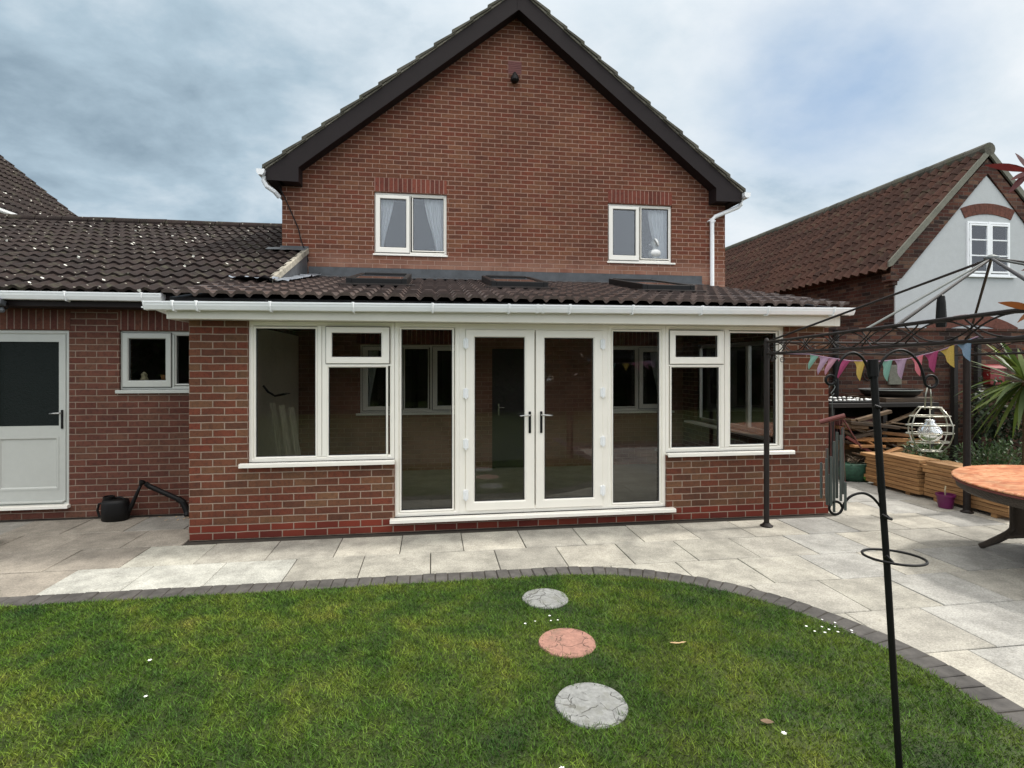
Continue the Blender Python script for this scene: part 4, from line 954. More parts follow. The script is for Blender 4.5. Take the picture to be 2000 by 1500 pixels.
# brick verge bands, stone coping
for sg in (1, -1):
    f = lambda x: ax+sg*(x-ax)
    pts = [(f(bx0-.1), ez-.24), (f(bx0+.13), ez-.24), (f(ax), rz-.46), (f(ax), rz-.17), (f(bx0-.1), ez+.0)]
    BN.part('brick_verge', MB().prism(pts if sg > 0 else pts[::-1], by-.06, by-.031), M['brick_plain_old' if False else 'brick_old'])
    pts = [(f(bx0-.18), ez-.03), (f(bx0-.10), ez-.0), (f(ax), rz-.10), (f(ax), rz+.04), (f(bx0-.18), ez+.08)]
    BN.part('coping', MB().prism(pts if sg > 0 else pts[::-1], by-.10, by-.061), M['stone'])
BN.part('kneeler', MB().box(bx0-.16, bx0+.02, by-.12, by+.1, ez-.3, ez-.15).box(bx0-.10, bx0+.0, by-.1, by+.1, ez-.38, ez-.3), M['brick_old'])
for sg in (1, -1):
    P0 = (ax-sg*(ax-bx0+.22), ez-.11); P1 = (ax, rz+.02)
    rt = tiles(by-.08, 24, P0, P1, gauge=.30, period=.235, amp=.075, lift=.022, axis='y', samp=6)
    if sg < 0: rt.f = [f_[::-1] for f_ in rt.f]
    BN.part('roof', rt, M['pantile'])
mb = MB(); y = by-.1
while y < 24: mb.tube([(ax, y, rz+.02), (ax, y+.44, rz+.02+random.uniform(-.01, .01))], .13, 12); y += .45
BN.part('ridge_tile', mb, M['tile_main'])
BN.part('roof_vent', MB().box(12.2, 12.4, 12.2, 12.5, 4.72, 4.9).tube([(12.3, 12.3, 4.8), (12.3, 12.3, 5.0)], .09, 12), M['lead'])
wx0, wx1, wz0, wz1 = 13.03, 14.02, 3.58, 4.66
def arch(x0, x1, z, rise, th, y0, y1, n=12):
    cx = (x0+x1)/2; hw = (x1-x0)/2; rad = (hw*hw+rise*rise)/(2*rise); cz = z+rise-rad; a = math.asin(hw/rad); pts = []
    for i in range(n+1): q = -a+2*a*i/n; pts.append((cx+rad*math.sin(q), cz+rad*math.cos(q)))
    out = [(cx+(rad+th)*math.sin(-a*1.04+2.08*a*i/n), cz+(rad+th)*math.cos(-a*1.04+2.08*a*i/n)) for i in range(n+1)]
    mb = MB()
    for i in range(n): mb.prism([pts[i], pts[i+1], out[i+1], out[i]], y0, y1)
    return mb
brv = plain('red_arch_brick', S(100,60,48), .9, var=.4, scale=16, bmp=.006)
BN.part('brick_arch', arch(wx0-.04, wx1+.04, wz1+.06, .10, .22, by-.045, by-.0301), brv, bevel=.006)
BN.part('arch_infill', MB().box(wx0, wx1, by-.034, by-.0305, wz1-.0, wz1+.1), M['render'])
BN.part('room', MB().box(wx0+.02, wx1-.02, by-.036, by-.0305, wz0, wz1), M['dark'])  # flat dark sheet stands in for the unlit room behind the panes
wf = MB().ringframe(wx0, wx1, wz0, wz1, [(0, by-.03), (0, by-.06), (.035, by-.06), (.035, by-.04)]); xm = (wx0+wx1)/2
wf.box(xm-.025, xm+.025, by-.078, by-.04, wz0, wz1)
wn = BN.part('window', wf, M['gutter'])
for (a, b_) in ((wx0+.035, xm-.025), (xm+.025, wx1-.035)):
    BN.part('casement', MB().ringframe(a, b_, wz0+.05, wz1-.05, [(0, by-.04), (0, by-.082), (.035, by-.082), (.035, by-.04)]).box(a, b_, by-.07, by-.05, wz0+.385, wz0+.41).box(a, b_, by-.07, by-.05, wz0+.70, wz0+.725), M['gutter'], parent=wn)
    BN.part('pane', MB().box(a+.03, b_-.03, by-.058, by-.052, wz0+.08, wz1-.08), M['glass_up'], parent=wn)
BN.part('sill', MB().box(wx0-.06, wx1+.12, by-.09, by-.03, wz0-.035, wz0-.005), M['gutter'], parent=wn)
BN.part('brick_arch', arch(12.25, 14.1, 2.36, .22, .22, by-.045, by-.0301, 16), brv, label='wide low brick arch over the ground floor opening', bevel=.006)
# garden wall & boundary
gw = MB().box(9.35, 18, 3.0, 3.25, 0, 2.42); gw.box(9.3, 18, 2.97, 3.28, 2.4205, 2.47)
single('garden_wall', gw, M['brick_old'], 'old dark brick garden wall behind the timber and planting', 'wall', (12, 3.1, 0))
F = Thing('side_gate', 'dark stained wooden gate between the house and the old wall', 'gate', (8.5, 3.4, 0))
mb = MB()
for i in range(11): mb.box(7.70+i*.15, 7.842+i*.15, 3.42, 3.44, .04, 1.98)
F.part('boards', mb, M['darkwood']); F.part('rail', MB().box(7.7, 9.33, 3.395, 3.418, .3, .4).box(7.7, 9.33, 3.395, 3.418, 1.6, 1.7), M['darkwood']); F.part('post', MB().box(9.22, 9.34, 3.3, 3.42, 0, 2.3), M['darkwood'])
single('drainpipe', MB().tube([(9.62, 2.93, 0), (9.62, 2.93, 2.4)], .05, 12).box(9.56, 9.68, 2.94, 3.0, 1.2, 1.24), M['black'], 'black vertical drainpipe on the old wall beside the gate', 'pipe', (9.62, 2.93, 0))
single('wall_plaque', MB().box(10.72, 10.98, 2.95, 2.995, 1.42, 1.78), M['stone'], 'plain grey stone plaque hung on the old brick wall', 'plaque', (10.85, 2.97, 1.42), bevel=.01)
sp = [(10.30+.15*q*math.cos(q*14)*.9, 2.975, 1.62+.15*q*math.sin(q*14)) for q in np.linspace(.15, 1, 60)]
single('wall_ornament', MB().tube(sp, .012, 6), M['bronze'], 'dark metal spiral ornament hung on the old brick wall', 'ornament', (10.3, 2.97, 1.6))
for xx, lb in ((12.05, 'dark timber trellis post against the old wall, left of the red box'), (12.55, 'dark timber trellis post against the old wall, right behind the gazebo post')):
    single('trellis_post', MB().box(xx-.04, xx+.04, 2.88, 2.96, 0, 2.3), M['darkwood'], lb, 'post', (xx, 2.9, 0), 'trellis posts on the old wall')
single('wall_box', MB().box(12.75, 13.05, 2.85, 2.99, 1.42, 1.72).prismx([(2.82, 1.72), (2.99, 1.72), (2.99, 1.8)], 12.72, 13.08), plain('red_enamel', S(120,30,32), .4), 'small red box fixed to the old wall behind the spiky plant', 'box', (12.9, 2.9, 1.42))

# =================================================================== LOG STORE
LS = Thing('log_store', 'dark timber log store with a flat slab top against the old wall', 'log store', (9.9, 2.3, 0))
lx0, lx1, ly0, ly1, lz = 8.72, 10.6, 1.95, 2.85, 1.17
LS.part('top', MB().box(lx0-.05, lx1+.05, ly0-.06, ly1, lz-.07, lz), M['darkwood'], bevel=.006)
LS.part('back_panel', MB().box(lx0, lx1, ly1-.03, ly1-.001, .03, lz-.071), M['darkwood'])
LS.part('side_panel', MB().box(lx0, lx0+.03, ly0+.05, ly1-.031, .03, lz-.071), M['darkwood']); LS.part('side_panel', MB().box(lx1-.03, lx1, ly0+.05, ly1-.031, .03, lz-.071), M['darkwood'])
for (a, b_) in ((lx0, ly0), (lx1-.07, ly0), ((lx0+lx1)/2, ly0)): LS.part('post', MB().box(a, a+.07, b_-.02, b_+.045, 0, lz-.071), M['darkwood'])
LS.part('base', MB().box(lx0+.031, lx1-.031, ly0+.05, ly1-.031, .03, .1), M['darkwood'])
def rod(a, b_, w_, h_, mat, name, lb, cat, grp=None, mbx=None):
    A_ = Vector(a); B_ = Vector(b_); d_ = (B_-A_); m = d_.to_track_quat('X', 'Z').to_matrix().to_4x4(); m.translation = A_
    single(name, MB().box(0, d_.length, -w_/2, w_/2, -h_/2, h_/2, m), M[mat], lb, cat, a, grp, bevel=.004)
specs = [((8.95, 1.9, .92), (10.3, 2.1, .72), .22, .03, 'oldwood', 'wide flat weathered board lying across the top of the wood pile'),
         ((8.9, 2.0, .78), (10.2, 2.0, .62), .16, .05, 'logwood', 'pale plank sloping down under the wide flat board'),
         ((9.0, 1.8, .62), (10.1, 1.9, .56), .1, .06, 'logwood', 'thick orange timber offcut in the middle of the wood pile'),
         ((8.85, 1.75, .66), (9.35, 1.7, .34), .05, .04, 'redwood', 'thin red brown stick leaning steeply in front of the wood pile'),
         ((8.9, 1.7, .52), (9.5, 1.75, .50), .09, .04, 'logwood', 'short yellow offcut on the left of the wood pile'),
         ((9.25, 1.65, .34), (9.75, 1.7, .46), .1, .05, 'logwood', 'orange offcut resting on the sawn timber stack'),
         ((8.9, 1.65, .42), (9.3, 1.6, .30), .12, .025, 'oldwood', 'grey board end above the kindling sack'),
         ((9.9, 2.0, .50), (10.8, 2.1, .52), .14, .08, 'logwood', 'sawn plank end low in the right of the log store'),
         ((9.8, 2.1, .64), (10.9, 2.2, .60), .12, .06, 'oldwood', 'old dark plank above the sawn plank in the log store'),
         ((9.7, 1.95, .40), (10.7, 2.0, .38), .12, .06, 'oldwood', 'old plank lowest in the right of the log store'),
         ((9.0, 2.2, .46), (10.6, 2.3, .44), .2, .12, 'logwood', 'thick split log behind the leaning stick'),
         ((8.95, 2.3, .30), (10.5, 2.35, .30), .3, .2, 'oldwood', 'broad dark log at the bottom of the log store'),
         ((8.8, 2.25, .84), (10.0, 2.4, .86), .2, .1, 'redwood', 'reddish board at the back just under the store top')]
rnd = random.Random(5)
for i in range(14):
    x_ = 8.85+rnd.uniform(0, 1.2); z_ = .42+rnd.uniform(0, .5); y_ = 1.84+rnd.uniform(-.06, .1); an = rnd.uniform(-.55, .35); L_ = rnd.uniform(.35, .9)
    specs.append(((x_, y_, z_), (min(x_+L_*math.cos(an), 10.5), y_+rnd.uniform(-.08, .1), max(.3, min(1.05, z_+L_*math.sin(an)))), rnd.uniform(.06, .14), rnd.uniform(.02, .05), rnd.choice(['logwood', 'oldwood', 'oldwood', 'darkwood2']), 'rough broken board jumbled among the others at the front of the log store'))
for a, b_, w_, h_, mt, lb in specs: rod(a, b_, w_, h_, mt, 'wood_piece', lb, 'firewood', 'loose wood in the log store')
# pebble tray
T_ = Thing('pebble_tray', 'black tray edged with white pebbles on the left of the log store top', 'tray', (9.1, 2.3, lz))
T_.part('tray', MB().ringframe(0, 1, 0, 1, [(0, 0), (0, 0)]) if False else MB().box(8.72, 9.62, 1.96, 2.62, lz+.002, lz+.03), M['black'], bevel=.008)
pk = 0
for i in range(34):
    q = i/34*3.12
    if q < .9: x, y, side_ = 8.78+q*.88, 2.0, 'front'
    elif q < 1.56: x, y, side_ = 9.57, 2.0+(q-.9)*.9, 'right'
    elif q < 2.46: x, y, side_ = 9.57-(q-1.56)*.88, 2.58, 'back'
    else: x, y, side_ = 8.78, 2.58-(q-2.46)*.88, 'left'
    x += random.uniform(-.015, .015); y += random.uniform(-.015, .02); r = random.uniform(.018, .032)
    mb = MB().lathe([(r*.5, -.5*r), (r, -.1*r), (r*.9, .4*r), (r*.35, .65*r)], (x, y, lz+.03+r*.5), 10, sx=random.uniform(.9, 1.5), sy=random.uniform(.7, 1.1))
    single('pebble', mb, M['plasterwhite'], 'white pebble along the %s edge of the black tray' % side_, 'pebble', (x, y, lz+.03), 'white pebbles on the tray '+side_, smooth=True)
mb = MB().lathe([(.36, 0), (.44, .05), (.46, .10), (.475, .10), (.475, .115), (.45, .115), (.42, .06), (.34, .02)], (10.2, 2.38, lz+.075), 48, sx=1.0, sy=.9)
FBW = Thing('fire_bowl', 'wide round dark metal bowl on the right of the log store top', 'bowl', (10.2, 2.38, lz+.075)); FBW.part('bowl', mb, M['bronze']); FBW.part('rim', MB().tube([(10.2+.475*math.cos(a), 2.38+.43*math.sin(a), lz+.19) for a in np.linspace(0, 2*math.pi, 48, endpoint=False)], .009, 8, closed=True), M['steel'])
single('wooden_slab', MB().box(9.74, 10.62, 1.96, 2.8, lz+.002, lz+.074), M['darkwood2'], 'thick weathered wooden slab under the round metal bowl', 'slab', (10.4, 2.4, lz), bevel=.008)
# kindling sack
SK = Thing('kindling_sack', 'green woven sack full of kindling and litter on the paving beside the timber', 'sack', (8.95, 1.62, 0))
green = plain('green_sack', S(34,72,54), .7, var=.5, scale=30); lime = plain('lime_print', S(84,150,52), .6)
mb = MB().lathe([(.18, .0), (.22, .05), (.23, .15), (.21, .24), (.19, .26)], (8.93, 1.66, 0), 22, sx=1.15, sy=.8)
mb.v = [(x_+.02*noise.noise(Vector((x_*9, y_*9, z_*9))), y_+.02*noise.noise(Vector((x_*8, y_*8, z_*8+5))), z_) for x_, y_, z_ in mb.v]; SK.part('sack', mb, green, smooth=True)
SK.part('printed_patch', MB().lathe([(.02, -.012), (.07, -.012), (.06, .012), (.01, .014)], (8.98, 1.485, .09), 14, Matrix.Rotation(R(80), 4, 'X')), lime)
mb = MB()
for i in range(70):
    a = random.uniform(0, 6.28); r = random.uniform(0, .19); b_ = Vector((8.93+r*math.cos(a), 1.66+r*.7*math.sin(a), .24+random.uniform(0, .14)*(1-r/.25)))
    mb.leaf(b_, Vector((random.uniform(-1, 1), random.uniform(-1, 1), random.uniform(-.2, .7))), random.uniform(.05, .14), .02)
ob = SK.part('kindling', mb, plain('kindling', S(166,150,130), .9, var=.8, scale=40)); ob['kind'] = 'stuff'
# timber stacks
ordn = ['top', 'second', 'third', 'fourth', 'fifth', 'sixth', 'seventh', 'eighth', 'ninth', 'tenth']
for st, (y0, y1, xx, nl, nm) in enumerate(((.52, 1.42, 8.90, 9, 'far'), (-.62, .47, 8.93, 9, 'near'))):
    for k_ in range(nl):
        z = .045+k_*.052; j = random.uniform(-.02, .02); e0 = random.uniform(-.04, .03) if st == 0 else random.uniform(-.03, .0)
        if st == 1 and k_ in (5,): e0 = -.12; 
        e1 = random.uniform(-.04, .05) if k_ != 7 else .12
        for c_ in range(2):
            a = xx+j+c_*.17
            lb = '%s sawn plank from the top of the %s timber stack, %s row' % (ordn[nl-1-k_], nm, 'outer' if c_ == 0 else 'inner')
            if nl-1-k_ == 0: lb = 'topmost sawn plank of the %s timber stack, %s row' % (nm, 'outer' if c_ == 0 else 'inner')
            single('timber_plank', MB().box(a, a+.155, y0-e0, y1+e1-(.25 if (k_ == nl-1 and st == 0) else 0), z, z+.046), M['timber'], lb, 'plank', (a, y0, z), 'sawn planks in the timber stacks', bevel=.003)
    for yy in (y0+.15, y1-.2):
        single('stack_bearer', MB().box(xx+.01, xx+.33, yy, yy+.07, 0, .044), M['timber'], 'short %s bearer under the %s timber stack' % ('near' if yy == y0+.15 else 'far', nm), 'bearer', (xx, yy, 0), 'bearers under the timber stacks')
# pots
PT = Thing('purple_pot', 'purple plastic plant pot in front of the timber beside the gazebo post', 'plant pot', (8.78, .0, 0))
PT.part('pot', MB().lathe([(.07, 0), (.075, .01), (.095, .15), (.105, .15), (.105, .175), (.092, .175), (.08, .05)], (8.78, .02, 0), 26), M['purple'])
PT.part('stem', MB().tube([(8.78, .02, .05), (8.77, .02, .22), (8.79, .03, .27)], .008, 6), M['twig'])
PG = Thing('grey_pot', 'round dark grey plant pot with dry pale stalks behind the table', 'plant pot', (9.15, -.2, 0))
PG.part('pot', MB().lathe([(.11, 0), (.14, .03), (.155, .12), (.15, .17), (.14, .17), (.13, .05)], (9.17, -.16, 0), 26), M['greyplastic'])
mb = MB()
for i in range(9):
    a = i*.7; mb.tube([(9.17, -.16, .12), (9.17+.08*math.cos(a), -.16+.08*math.sin(a), .24), (9.17+.2*math.cos(a), -.16+.2*math.sin(a), .24+.1*math.sin(i*2.3))], .005, 5)
PG.part('stalks', mb, M['twig'])

# =================================================================== PLANTS
def leafcloud(mb, c, rad, n, L_, W_, droop=.2):
    for _ in range(n):
        while True:
            v = Vector((random.uniform(-1, 1), random.uniform(-1, 1), random.uniform(-1, 1)))
            if .35 < v.length < 1: break
        lump = .75+.5*noise.noise(v*2.3+Vector(c))
        p_ = Vector(c)+Vector((v.x*rad[0], v.y*rad[1], v.z*rad[2]))*lump
        d_ = (v+Vector((random.uniform(-1, 1), random.uniform(-1, 1), random.uniform(-.6, .9)))).normalized()
        mb.leaf(p_, d_, L_*random.uniform(.6, 1.3), W_*random.uniform(.7, 1.2), droop=droop)
def shrub(name, c, rad, n, L_, W_, mat, lb, cat='shrub', grp=None):
    T = Thing(name, lb, cat, (c[0], c[1], 0), grp)
    mb = MB(); leafcloud(mb, c, rad, n, L_, W_); T.part('foliage', mb, M[mat])
    st = MB()
    for i in range(5):
        a = i*1.3; st.tube([(c[0]+.03*math.cos(a), c[1]+.03*math.sin(a), 0), (c[0]+rad[0]*.3*math.cos(a), c[1]+rad[1]*.3*math.sin(a), c[2]*.6), (c[0]+rad[0]*.6*math.cos(a), c[1]+rad[1]*.6*math.sin(a), c[2]+rad[2]*.4)], [.02, .014, .006], 6)
    T.part('stem', st, M['oldwood'])
shrub('border_shrub', (9.75, 1.25, .38), (.42, .4, .36), 900, .09, .03, 'herb', 'low leafy border plant behind the far timber stack')
shrub('border_shrub', (10.0, .55, .40), (.45, .42, .38), 900, .09, .03, 'herb', 'low leafy border plant behind the near timber stack')
shrub('border_shrub', (10.9, 1.1, .35), (.5, .45, .35), 700, .08, .03, 'herb', 'low green plant right of the gazebo post')
shrub('ivy_shrub', (12.3, 2.3, .95), (.75, .5, .75), 1700, .08, .055, 'ivy', 'dark ivy bush against the old wall under the spiky plant')
shrub('ivy_shrub', (13.6, 1.9, .8), (.9, .6, .8), 1500, .08, .055, 'ivy', 'dark bush at the right edge behind the table')
YU = Thing('cordyline', 'spiky green cordyline with long sword leaves at the right edge', 'plant', (10.5, .45, 0))
YU.part('trunk', MB().tube([(10.5, .45, 0), (10.52, .45, .8), (10.5, .46, 1.55)], [.06, .05, .045], 10), M['oldwood'])
mb = MB()
for i in range(150):
    a = random.uniform(0, 6.283); e_ = random.uniform(-.9, 1.2); d_ = Vector((math.cos(a)*math.cos(e_), math.sin(a)*math.cos(e_), math.sin(e_)))
    mb.leaf(Vector((10.5, .46, 1.55))+d_*.05, d_, random.uniform(.6, .85), .06, droop=random.uniform(.1, .5), nseg=6)
YU.part('leaves', mb, M['yucca'])
# red leaved shrub reaching in from the right
RV = Vector((.9896, -.1438, 0)); UP = Vector((0, 0, 1)); FV = Vector((.1438, .9896, 0))
RB = Thing('red_leaved_shrub', 'tall shrub with glossy red and bronze leaves reaching in from the right edge', 'shrub', (5.1, -4.5, 0))
RB.part('stem', MB().tube([(5.1, -4.5, 0), (5.08, -4.45, 1.2), (4.85, -4.3, 2.1), (4.615, -4.226, 2.49)], [.03, .025, .012, .005], 8).tube([(5.08, -4.45, 1.2), (4.86, -4.32, 1.7), (4.63, -4.23, 1.99)], [.02, .012, .004], 8).tube([(4.86, -4.32, 1.7), (4.64, -4.24, 1.84)], [.01, .004], 6).tube([(4.95, -4.36, 1.85), (4.64, -4.24, 2.14)], [.01, .004], 6), M['oldwood'])
mb = MB(); mc = MB()
def lf(tgt, b_, du, dz, L_, W_, df=0., droop=.12):
    tgt.leaf(Vector(b_), RV*du+UP*dz+FV*df, L_, W_*.72, up=FV+UP*random.uniform(-.4, .9)+RV*random.uniform(-.5, .5), droop=droop*random.uniform(-.6, 2.), nseg=6)
n1_ = (4.612, -4.226, 2.50)
for a in ((-1, .35, .15, .036), (-.45, 1, .10, .040), (.1, 1, .12, .036), (-1, 0.02, .09, .022), (-1, -.45, .09, .024), (-.7, -.8, .10, .030), (-.3, -1, .11, .036), (.8, .5, .13, .036), (1, -.2, .12, .036), (.3, -1, .12, .036)): lf(mb, n1_, *a, df=random.uniform(-.3, .3))
for a in ((-1, -.5, .07, .03), (.6, .8, .12, .035), (.8, -.8, .12, .035)): lf(mb, (4.66, -4.24, 2.43), *a)
n2_ = (4.63, -4.23, 1.99)
for a in ((-1, .38, .13, .034), (-.5, .62, .09, .034), (1, .3, .12, .035), (-.9, -.35, .08, .026), (.3, 1, .1, .03)): lf(mc, n2_, *a, df=random.uniform(-.2, .2))
for a in ((-1, .1, .07, .02), (-.8, .5, .06, .02), (.5, .9, .08, .03)): lf(mb, (4.64, -4.24, 2.14), *a)
for a in ((-1, .1, .07, .018), (.7, .7, .08, .03)): lf(mc, (4.64, -4.24, 1.84), *a)
for i in range(60):
    b_ = Vector((5.1, -4.5, 0))+Vector((random.uniform(-.12, .5), random.uniform(-.3, .35), random.uniform(.9, 2.7)))
    (lf(mb if i % 2 else mc, b_, random.uniform(-.6, 1), random.uniform(-1, 1), random.uniform(.08, .14), .036, df=random.uniform(-1, 1)))
RB.part('red_leaves', mb, M['photinia']); RB.part('bronze_leaves', mc, M['photiniabrown'])

# =================================================================== GARDEN TABLE
TB = Thing('garden_table', 'round garden table with warm orange tiled stone top and dark wicker base', 'table', (8.15, -2.05, 0))
tx, ty = 8.15, -2.05
TB.part('top', MB().lathe([(1.02, .722), (1.035, .728), (1.035, .738), (1.025, .744)], (tx, ty, 0), 72), M['tabletop'])
TB.part('top_edge', MB().lathe([(.98, .700), (1.03, .704), (1.03, .7215)], (tx, ty, 0), 72), M['redwood'])
TB.part('wicker_rim', MB().lathe([(.90, .60), (.96, .612), (1.0, .64), (1.01, .6995)], (tx, ty, 0), 72), M['wicker'])
def leg_profile(q): return .53+.22*max(0, (q-.62)/.38)**1.35     # distance out from centre, q=0 top, 1 bottom
for k_ in range(4):
    a = R(135+YAW*-1+90*k_-8); cx_, cy_ = math.cos(a), math.sin(a); path = []; 
    for j in range(15):
        q = j/14; r = leg_profile(q)*1.12+.10*(1-min(1, q/.3))**2; path.append((tx+r*cx_, ty+r*cy_, .61*(1-q)+.012))
    TB.part('leg', MB().tube(path, [.032]*11+[.034, .034, .03, .026], 8), M['wicker'], smooth=True)
    b_ = a+math.pi/2; ex, ey = math.cos(b_), math.sin(b_); n = 14; mb = MB(); vs = []
    for i in range(n+1):
        u = i/n; arch_z = .14+.14*math.sin(math.pi*u)
        for j in range(9):
            z = .60+(arch_z-.60)*j/8; q = 1-(z-.012)/.61; r = leg_profile(q)*1.12+.10*(1-min(1, max(q, 0)/.3))**2
            vs.append((tx+r*(cx_*(1-u)+ex*u), ty+r*(cy_*(1-u)+ey*u), z))
    fs = [(i*9+j, (i+1)*9+j, (i+1)*9+j+1, i*9+j+1) for i in range(n) for j in range(8)]
    TB.part('wicker_panel', mb.add(vs, fs), M['wicker'])
    TB.part('trim', MB().tube([vs[i*9+8] for i in range(n+1)], .016, 6), M['wicker'])

# =================================================================== GAZEBO
GZ = Thing('gazebo_frame', 'open dark metal gazebo frame with scrollwork rails and pyramid roof bars', 'gazebo', (6.95, -2.1, 0))
cor = [Vector((6.10, -.37, 0)), Vector((8.84, -.20, 0)), Vector((7.79, -3.85, 0)), Vector((5.05, -4.02, 0))]
ZT, ZB = 2.04, 1.91
for i, c_ in enumerate(cor):
    r = .029 if i in (0, 3) else .038
    pg = GZ.part('post', MB().tube([c_, c_+Vector((0, 0, ZT+.01))], r, 16), M['bronze'])
    GZ.part('foot_plate', MB().lathe([(.065, 0), (.068, .012), (.05, .02), (.034, .04)] if r < .04 else [(.085, 0), (.088, .012), (.06, .02), (.05, .04)], tuple(c_), 20), M['bronze'], parent=pg)
    GZ.part('finial', MB().lathe([(.02, 0), (.03, .015), (.02, .035), (.004, .045)], (c_.x, c_.y, ZT), 12), M['bronze'], parent=pg)
for i in range(4):
    a, b_ = cor[i], cor[(i+1) % 4]; d_ = (b_-a); Ln = d_.length; d_.normalize()
    mb = MB()
    for z, r in ((ZT, .012), (ZB, .012)): mb.tube([a+Vector((0, 0, z)), b_+Vector((0, 0, z))], r, 8)
    rl = GZ.part('rail', mb, M['bronze'])
    mb = MB(); seg = max(4, round(Ln/.58)); w_ = Ln/seg; zm = (ZT+ZB)/2; hh = (ZT-ZB)/2-.008
    for s_ in range(seg):
        for sg in (1, -1):
            pth = []
            for j in range(13):
                q = -.12+1.24*j/12; zz = zm+sg*hh*(1-((q-.5)/.62)**2*1.9)
                zz = min(ZT-.008, max(ZB+.008, zz)); pth.append(a+d_*(w_*(s_+q))+Vector((0, 0, zz)))
            pth = [p_ for p_ in pth if 0 <= (p_-a).xy.length <= Ln and (p_-a).dot(d_) >= 0]
            if len(pth) > 2: mb.tube(pth, .005, 6)
    GZ.part('scrollwork', mb, M['bronze'], parent=rl)
    # scroll brackets under the corner
    if i in (0, 3):
        mb = MB(); cc = a if i == 0 else b_; dd = d_ if i == 0 else -d_
        for k_ in range(2):
            c0 = cc+dd*(.10+.10*k_)+Vector((0, 0, ZB-.05-.02*k_)); mb.tube([c0+dd*(.035*(1-q*.7)*math.cos(q*9))+Vector((0, 0, .035*(1-q*.7)*math.sin(q*9))) for q in np.linspace(0, 1, 22)], .004, 5)
        GZ.part('scroll_bracket', mb, M['bronze'], parent=rl)
apex = Vector((6.95, -2.1, 2.655))
for c_ in cor: GZ.part('roof_bar', MB().tube([c_+Vector((0, 0, ZT)), c_.lerp(apex, .5)+Vector((0, 0, ZT/2+.035 if False else (ZT)*.5+.02)), apex] if False else [c_+Vector((0, 0, ZT)), apex], .011, 8), M['bronze'])
for e_ in (Vector((5.519, -2.391, ZT-.01)), Vector((8.33, -2.0, ZT-.01)), Vector((6.4, -3.94, ZT-.01)), Vector((7.5, -.28, ZT-.01))): GZ.part('roof_bar', MB().tube([e_, apex], .009, 8), M['steel'] if e_.y < -2.2 else M['bronze'])
GZ.part('roof_bar', MB().tube([Vector((5.405, -2.787, ZT-.01)), apex], .010, 8), M['bronze'])
GZ.part('crown_plate', MB().lathe([(.03, -.02), (.05, -.005), (.05, .01), (.015, .03)], tuple(apex), 14), M['steel'])
q_ = Vector((5.405, -2.787, ZT-.01)).lerp(apex, .43)
single('hanging_cloth', MB().lathe([(.03, -.24), (.035, -.2), (.028, -.06), (.022, -.015), (.006, 0)], tuple(q_), 12), M['black'], 'black tapered cloth bundle hanging from a gazebo roof bar', 'cloth', tuple(q_))
# bunting
BU = Thing('bunting', 'string of felt pennant flags sagging along the gazebo rail', 'bunting', (5.5, -2.6, 1.8))
cord = [(6.0, -.75, 1.905), (5.773, -1.506, 1.882), (5.662, -1.892, 1.845), (5.563, -2.235, 1.818), (5.448, -2.637, 1.812), (5.361, -2.94, 1.826), (5.276, -3.235, 1.868), (5.202, -3.492, 1.925), (5.19, -3.54, 1.935)]
BU.part('cord', MB().tube(cord, .003, 5), FL['lilac'])
flags = [('green', (5.773,-1.506,1.882), (5.720,-1.692,1.860), (5.783,-1.473,1.744), 'leftmost green flag'), ('lilac', (5.719,-1.70,1.858), (5.662,-1.892,1.844), (5.728,-1.662,1.702), 'left lilac flag'),
 ('pink', (5.670,-1.86,1.846), (5.624,-2.024,1.83), (5.689,-1.799,1.70), 'left pink flag'), ('magenta', (5.622,-2.033,1.828), (5.563,-2.235,1.817), (5.624,-2.024,1.68), 'left magenta flag'),
 ('yellow', (5.55,-2.281,1.815), (5.501,-2.454,1.812), (5.527,-2.362,1.67), 'left yellow flag'), ('green', (5.448,-2.637,1.813), (5.405,-2.787,1.819), (5.427,-2.711,1.678), 'right green flag'),
 ('lilac', (5.401,-2.798,1.82), (5.361,-2.94,1.826), (5.381,-2.87,1.696), 'right lilac flag'), ('coral', (5.352,-2.972,1.83), (5.315,-3.099,1.846), (5.327,-3.056,1.72), 'coral flag partly behind the hook'),
 ('magenta', (5.314,-3.102,1.847), (5.276,-3.235,1.868), (5.290,-3.186,1.743), 'right magenta flag'), ('yellow', (5.275,-3.237,1.869), (5.239,-3.363,1.896), (5.242,-3.351,1.773), 'right yellow flag'),
 ('blue', (5.237,-3.371,1.898), (5.202,-3.492,1.925), (5.208,-3.47,1.806), 'pale blue flag at the right end')]
for cname, a, b_, c_, lb in flags:
    a, b_, c_ = Vector(a), Vector(b_), Vector(c_); nrm = (b_-a).cross(c_-a).normalized()*.0012; mb = MB(); n = 6; vs = []
    for sgn in (1, -1):
        for i in range(n+1):
            for j in range(n+1-i):
                p_ = a+(b_-a)*(j/n)+(c_-a)*(i/n); p_ = p_+nrm*sgn+nrm.normalized()*.008*math.sin(i*1.1+j*.9); vs.append(p_)
    idx = {}; k_ = 0
    for s_ in (0, 1):
        for i in range(n+1):
            for j in range(n+1-i): idx[(s_, i, j)] = k_; k_ += 1
    fs = []
    for i in range(n):
        for j in range(n-i):
            for s_ in (0, 1):
                t1 = (idx[(s_, i, j)], idx[(s_, i, j+1)], idx[(s_, i+1, j)]); fs.append(t1 if s_ else t1[::-1])
                if j < n-i-1: t2 = (idx[(s_, i, j+1)], idx[(s_, i+1, j+1)], idx[(s_, i+1, j)]); fs.append(t2 if s_ else t2[::-1])
    BU.part('flag', mb.add(vs, fs), FL[cname], label=lb)

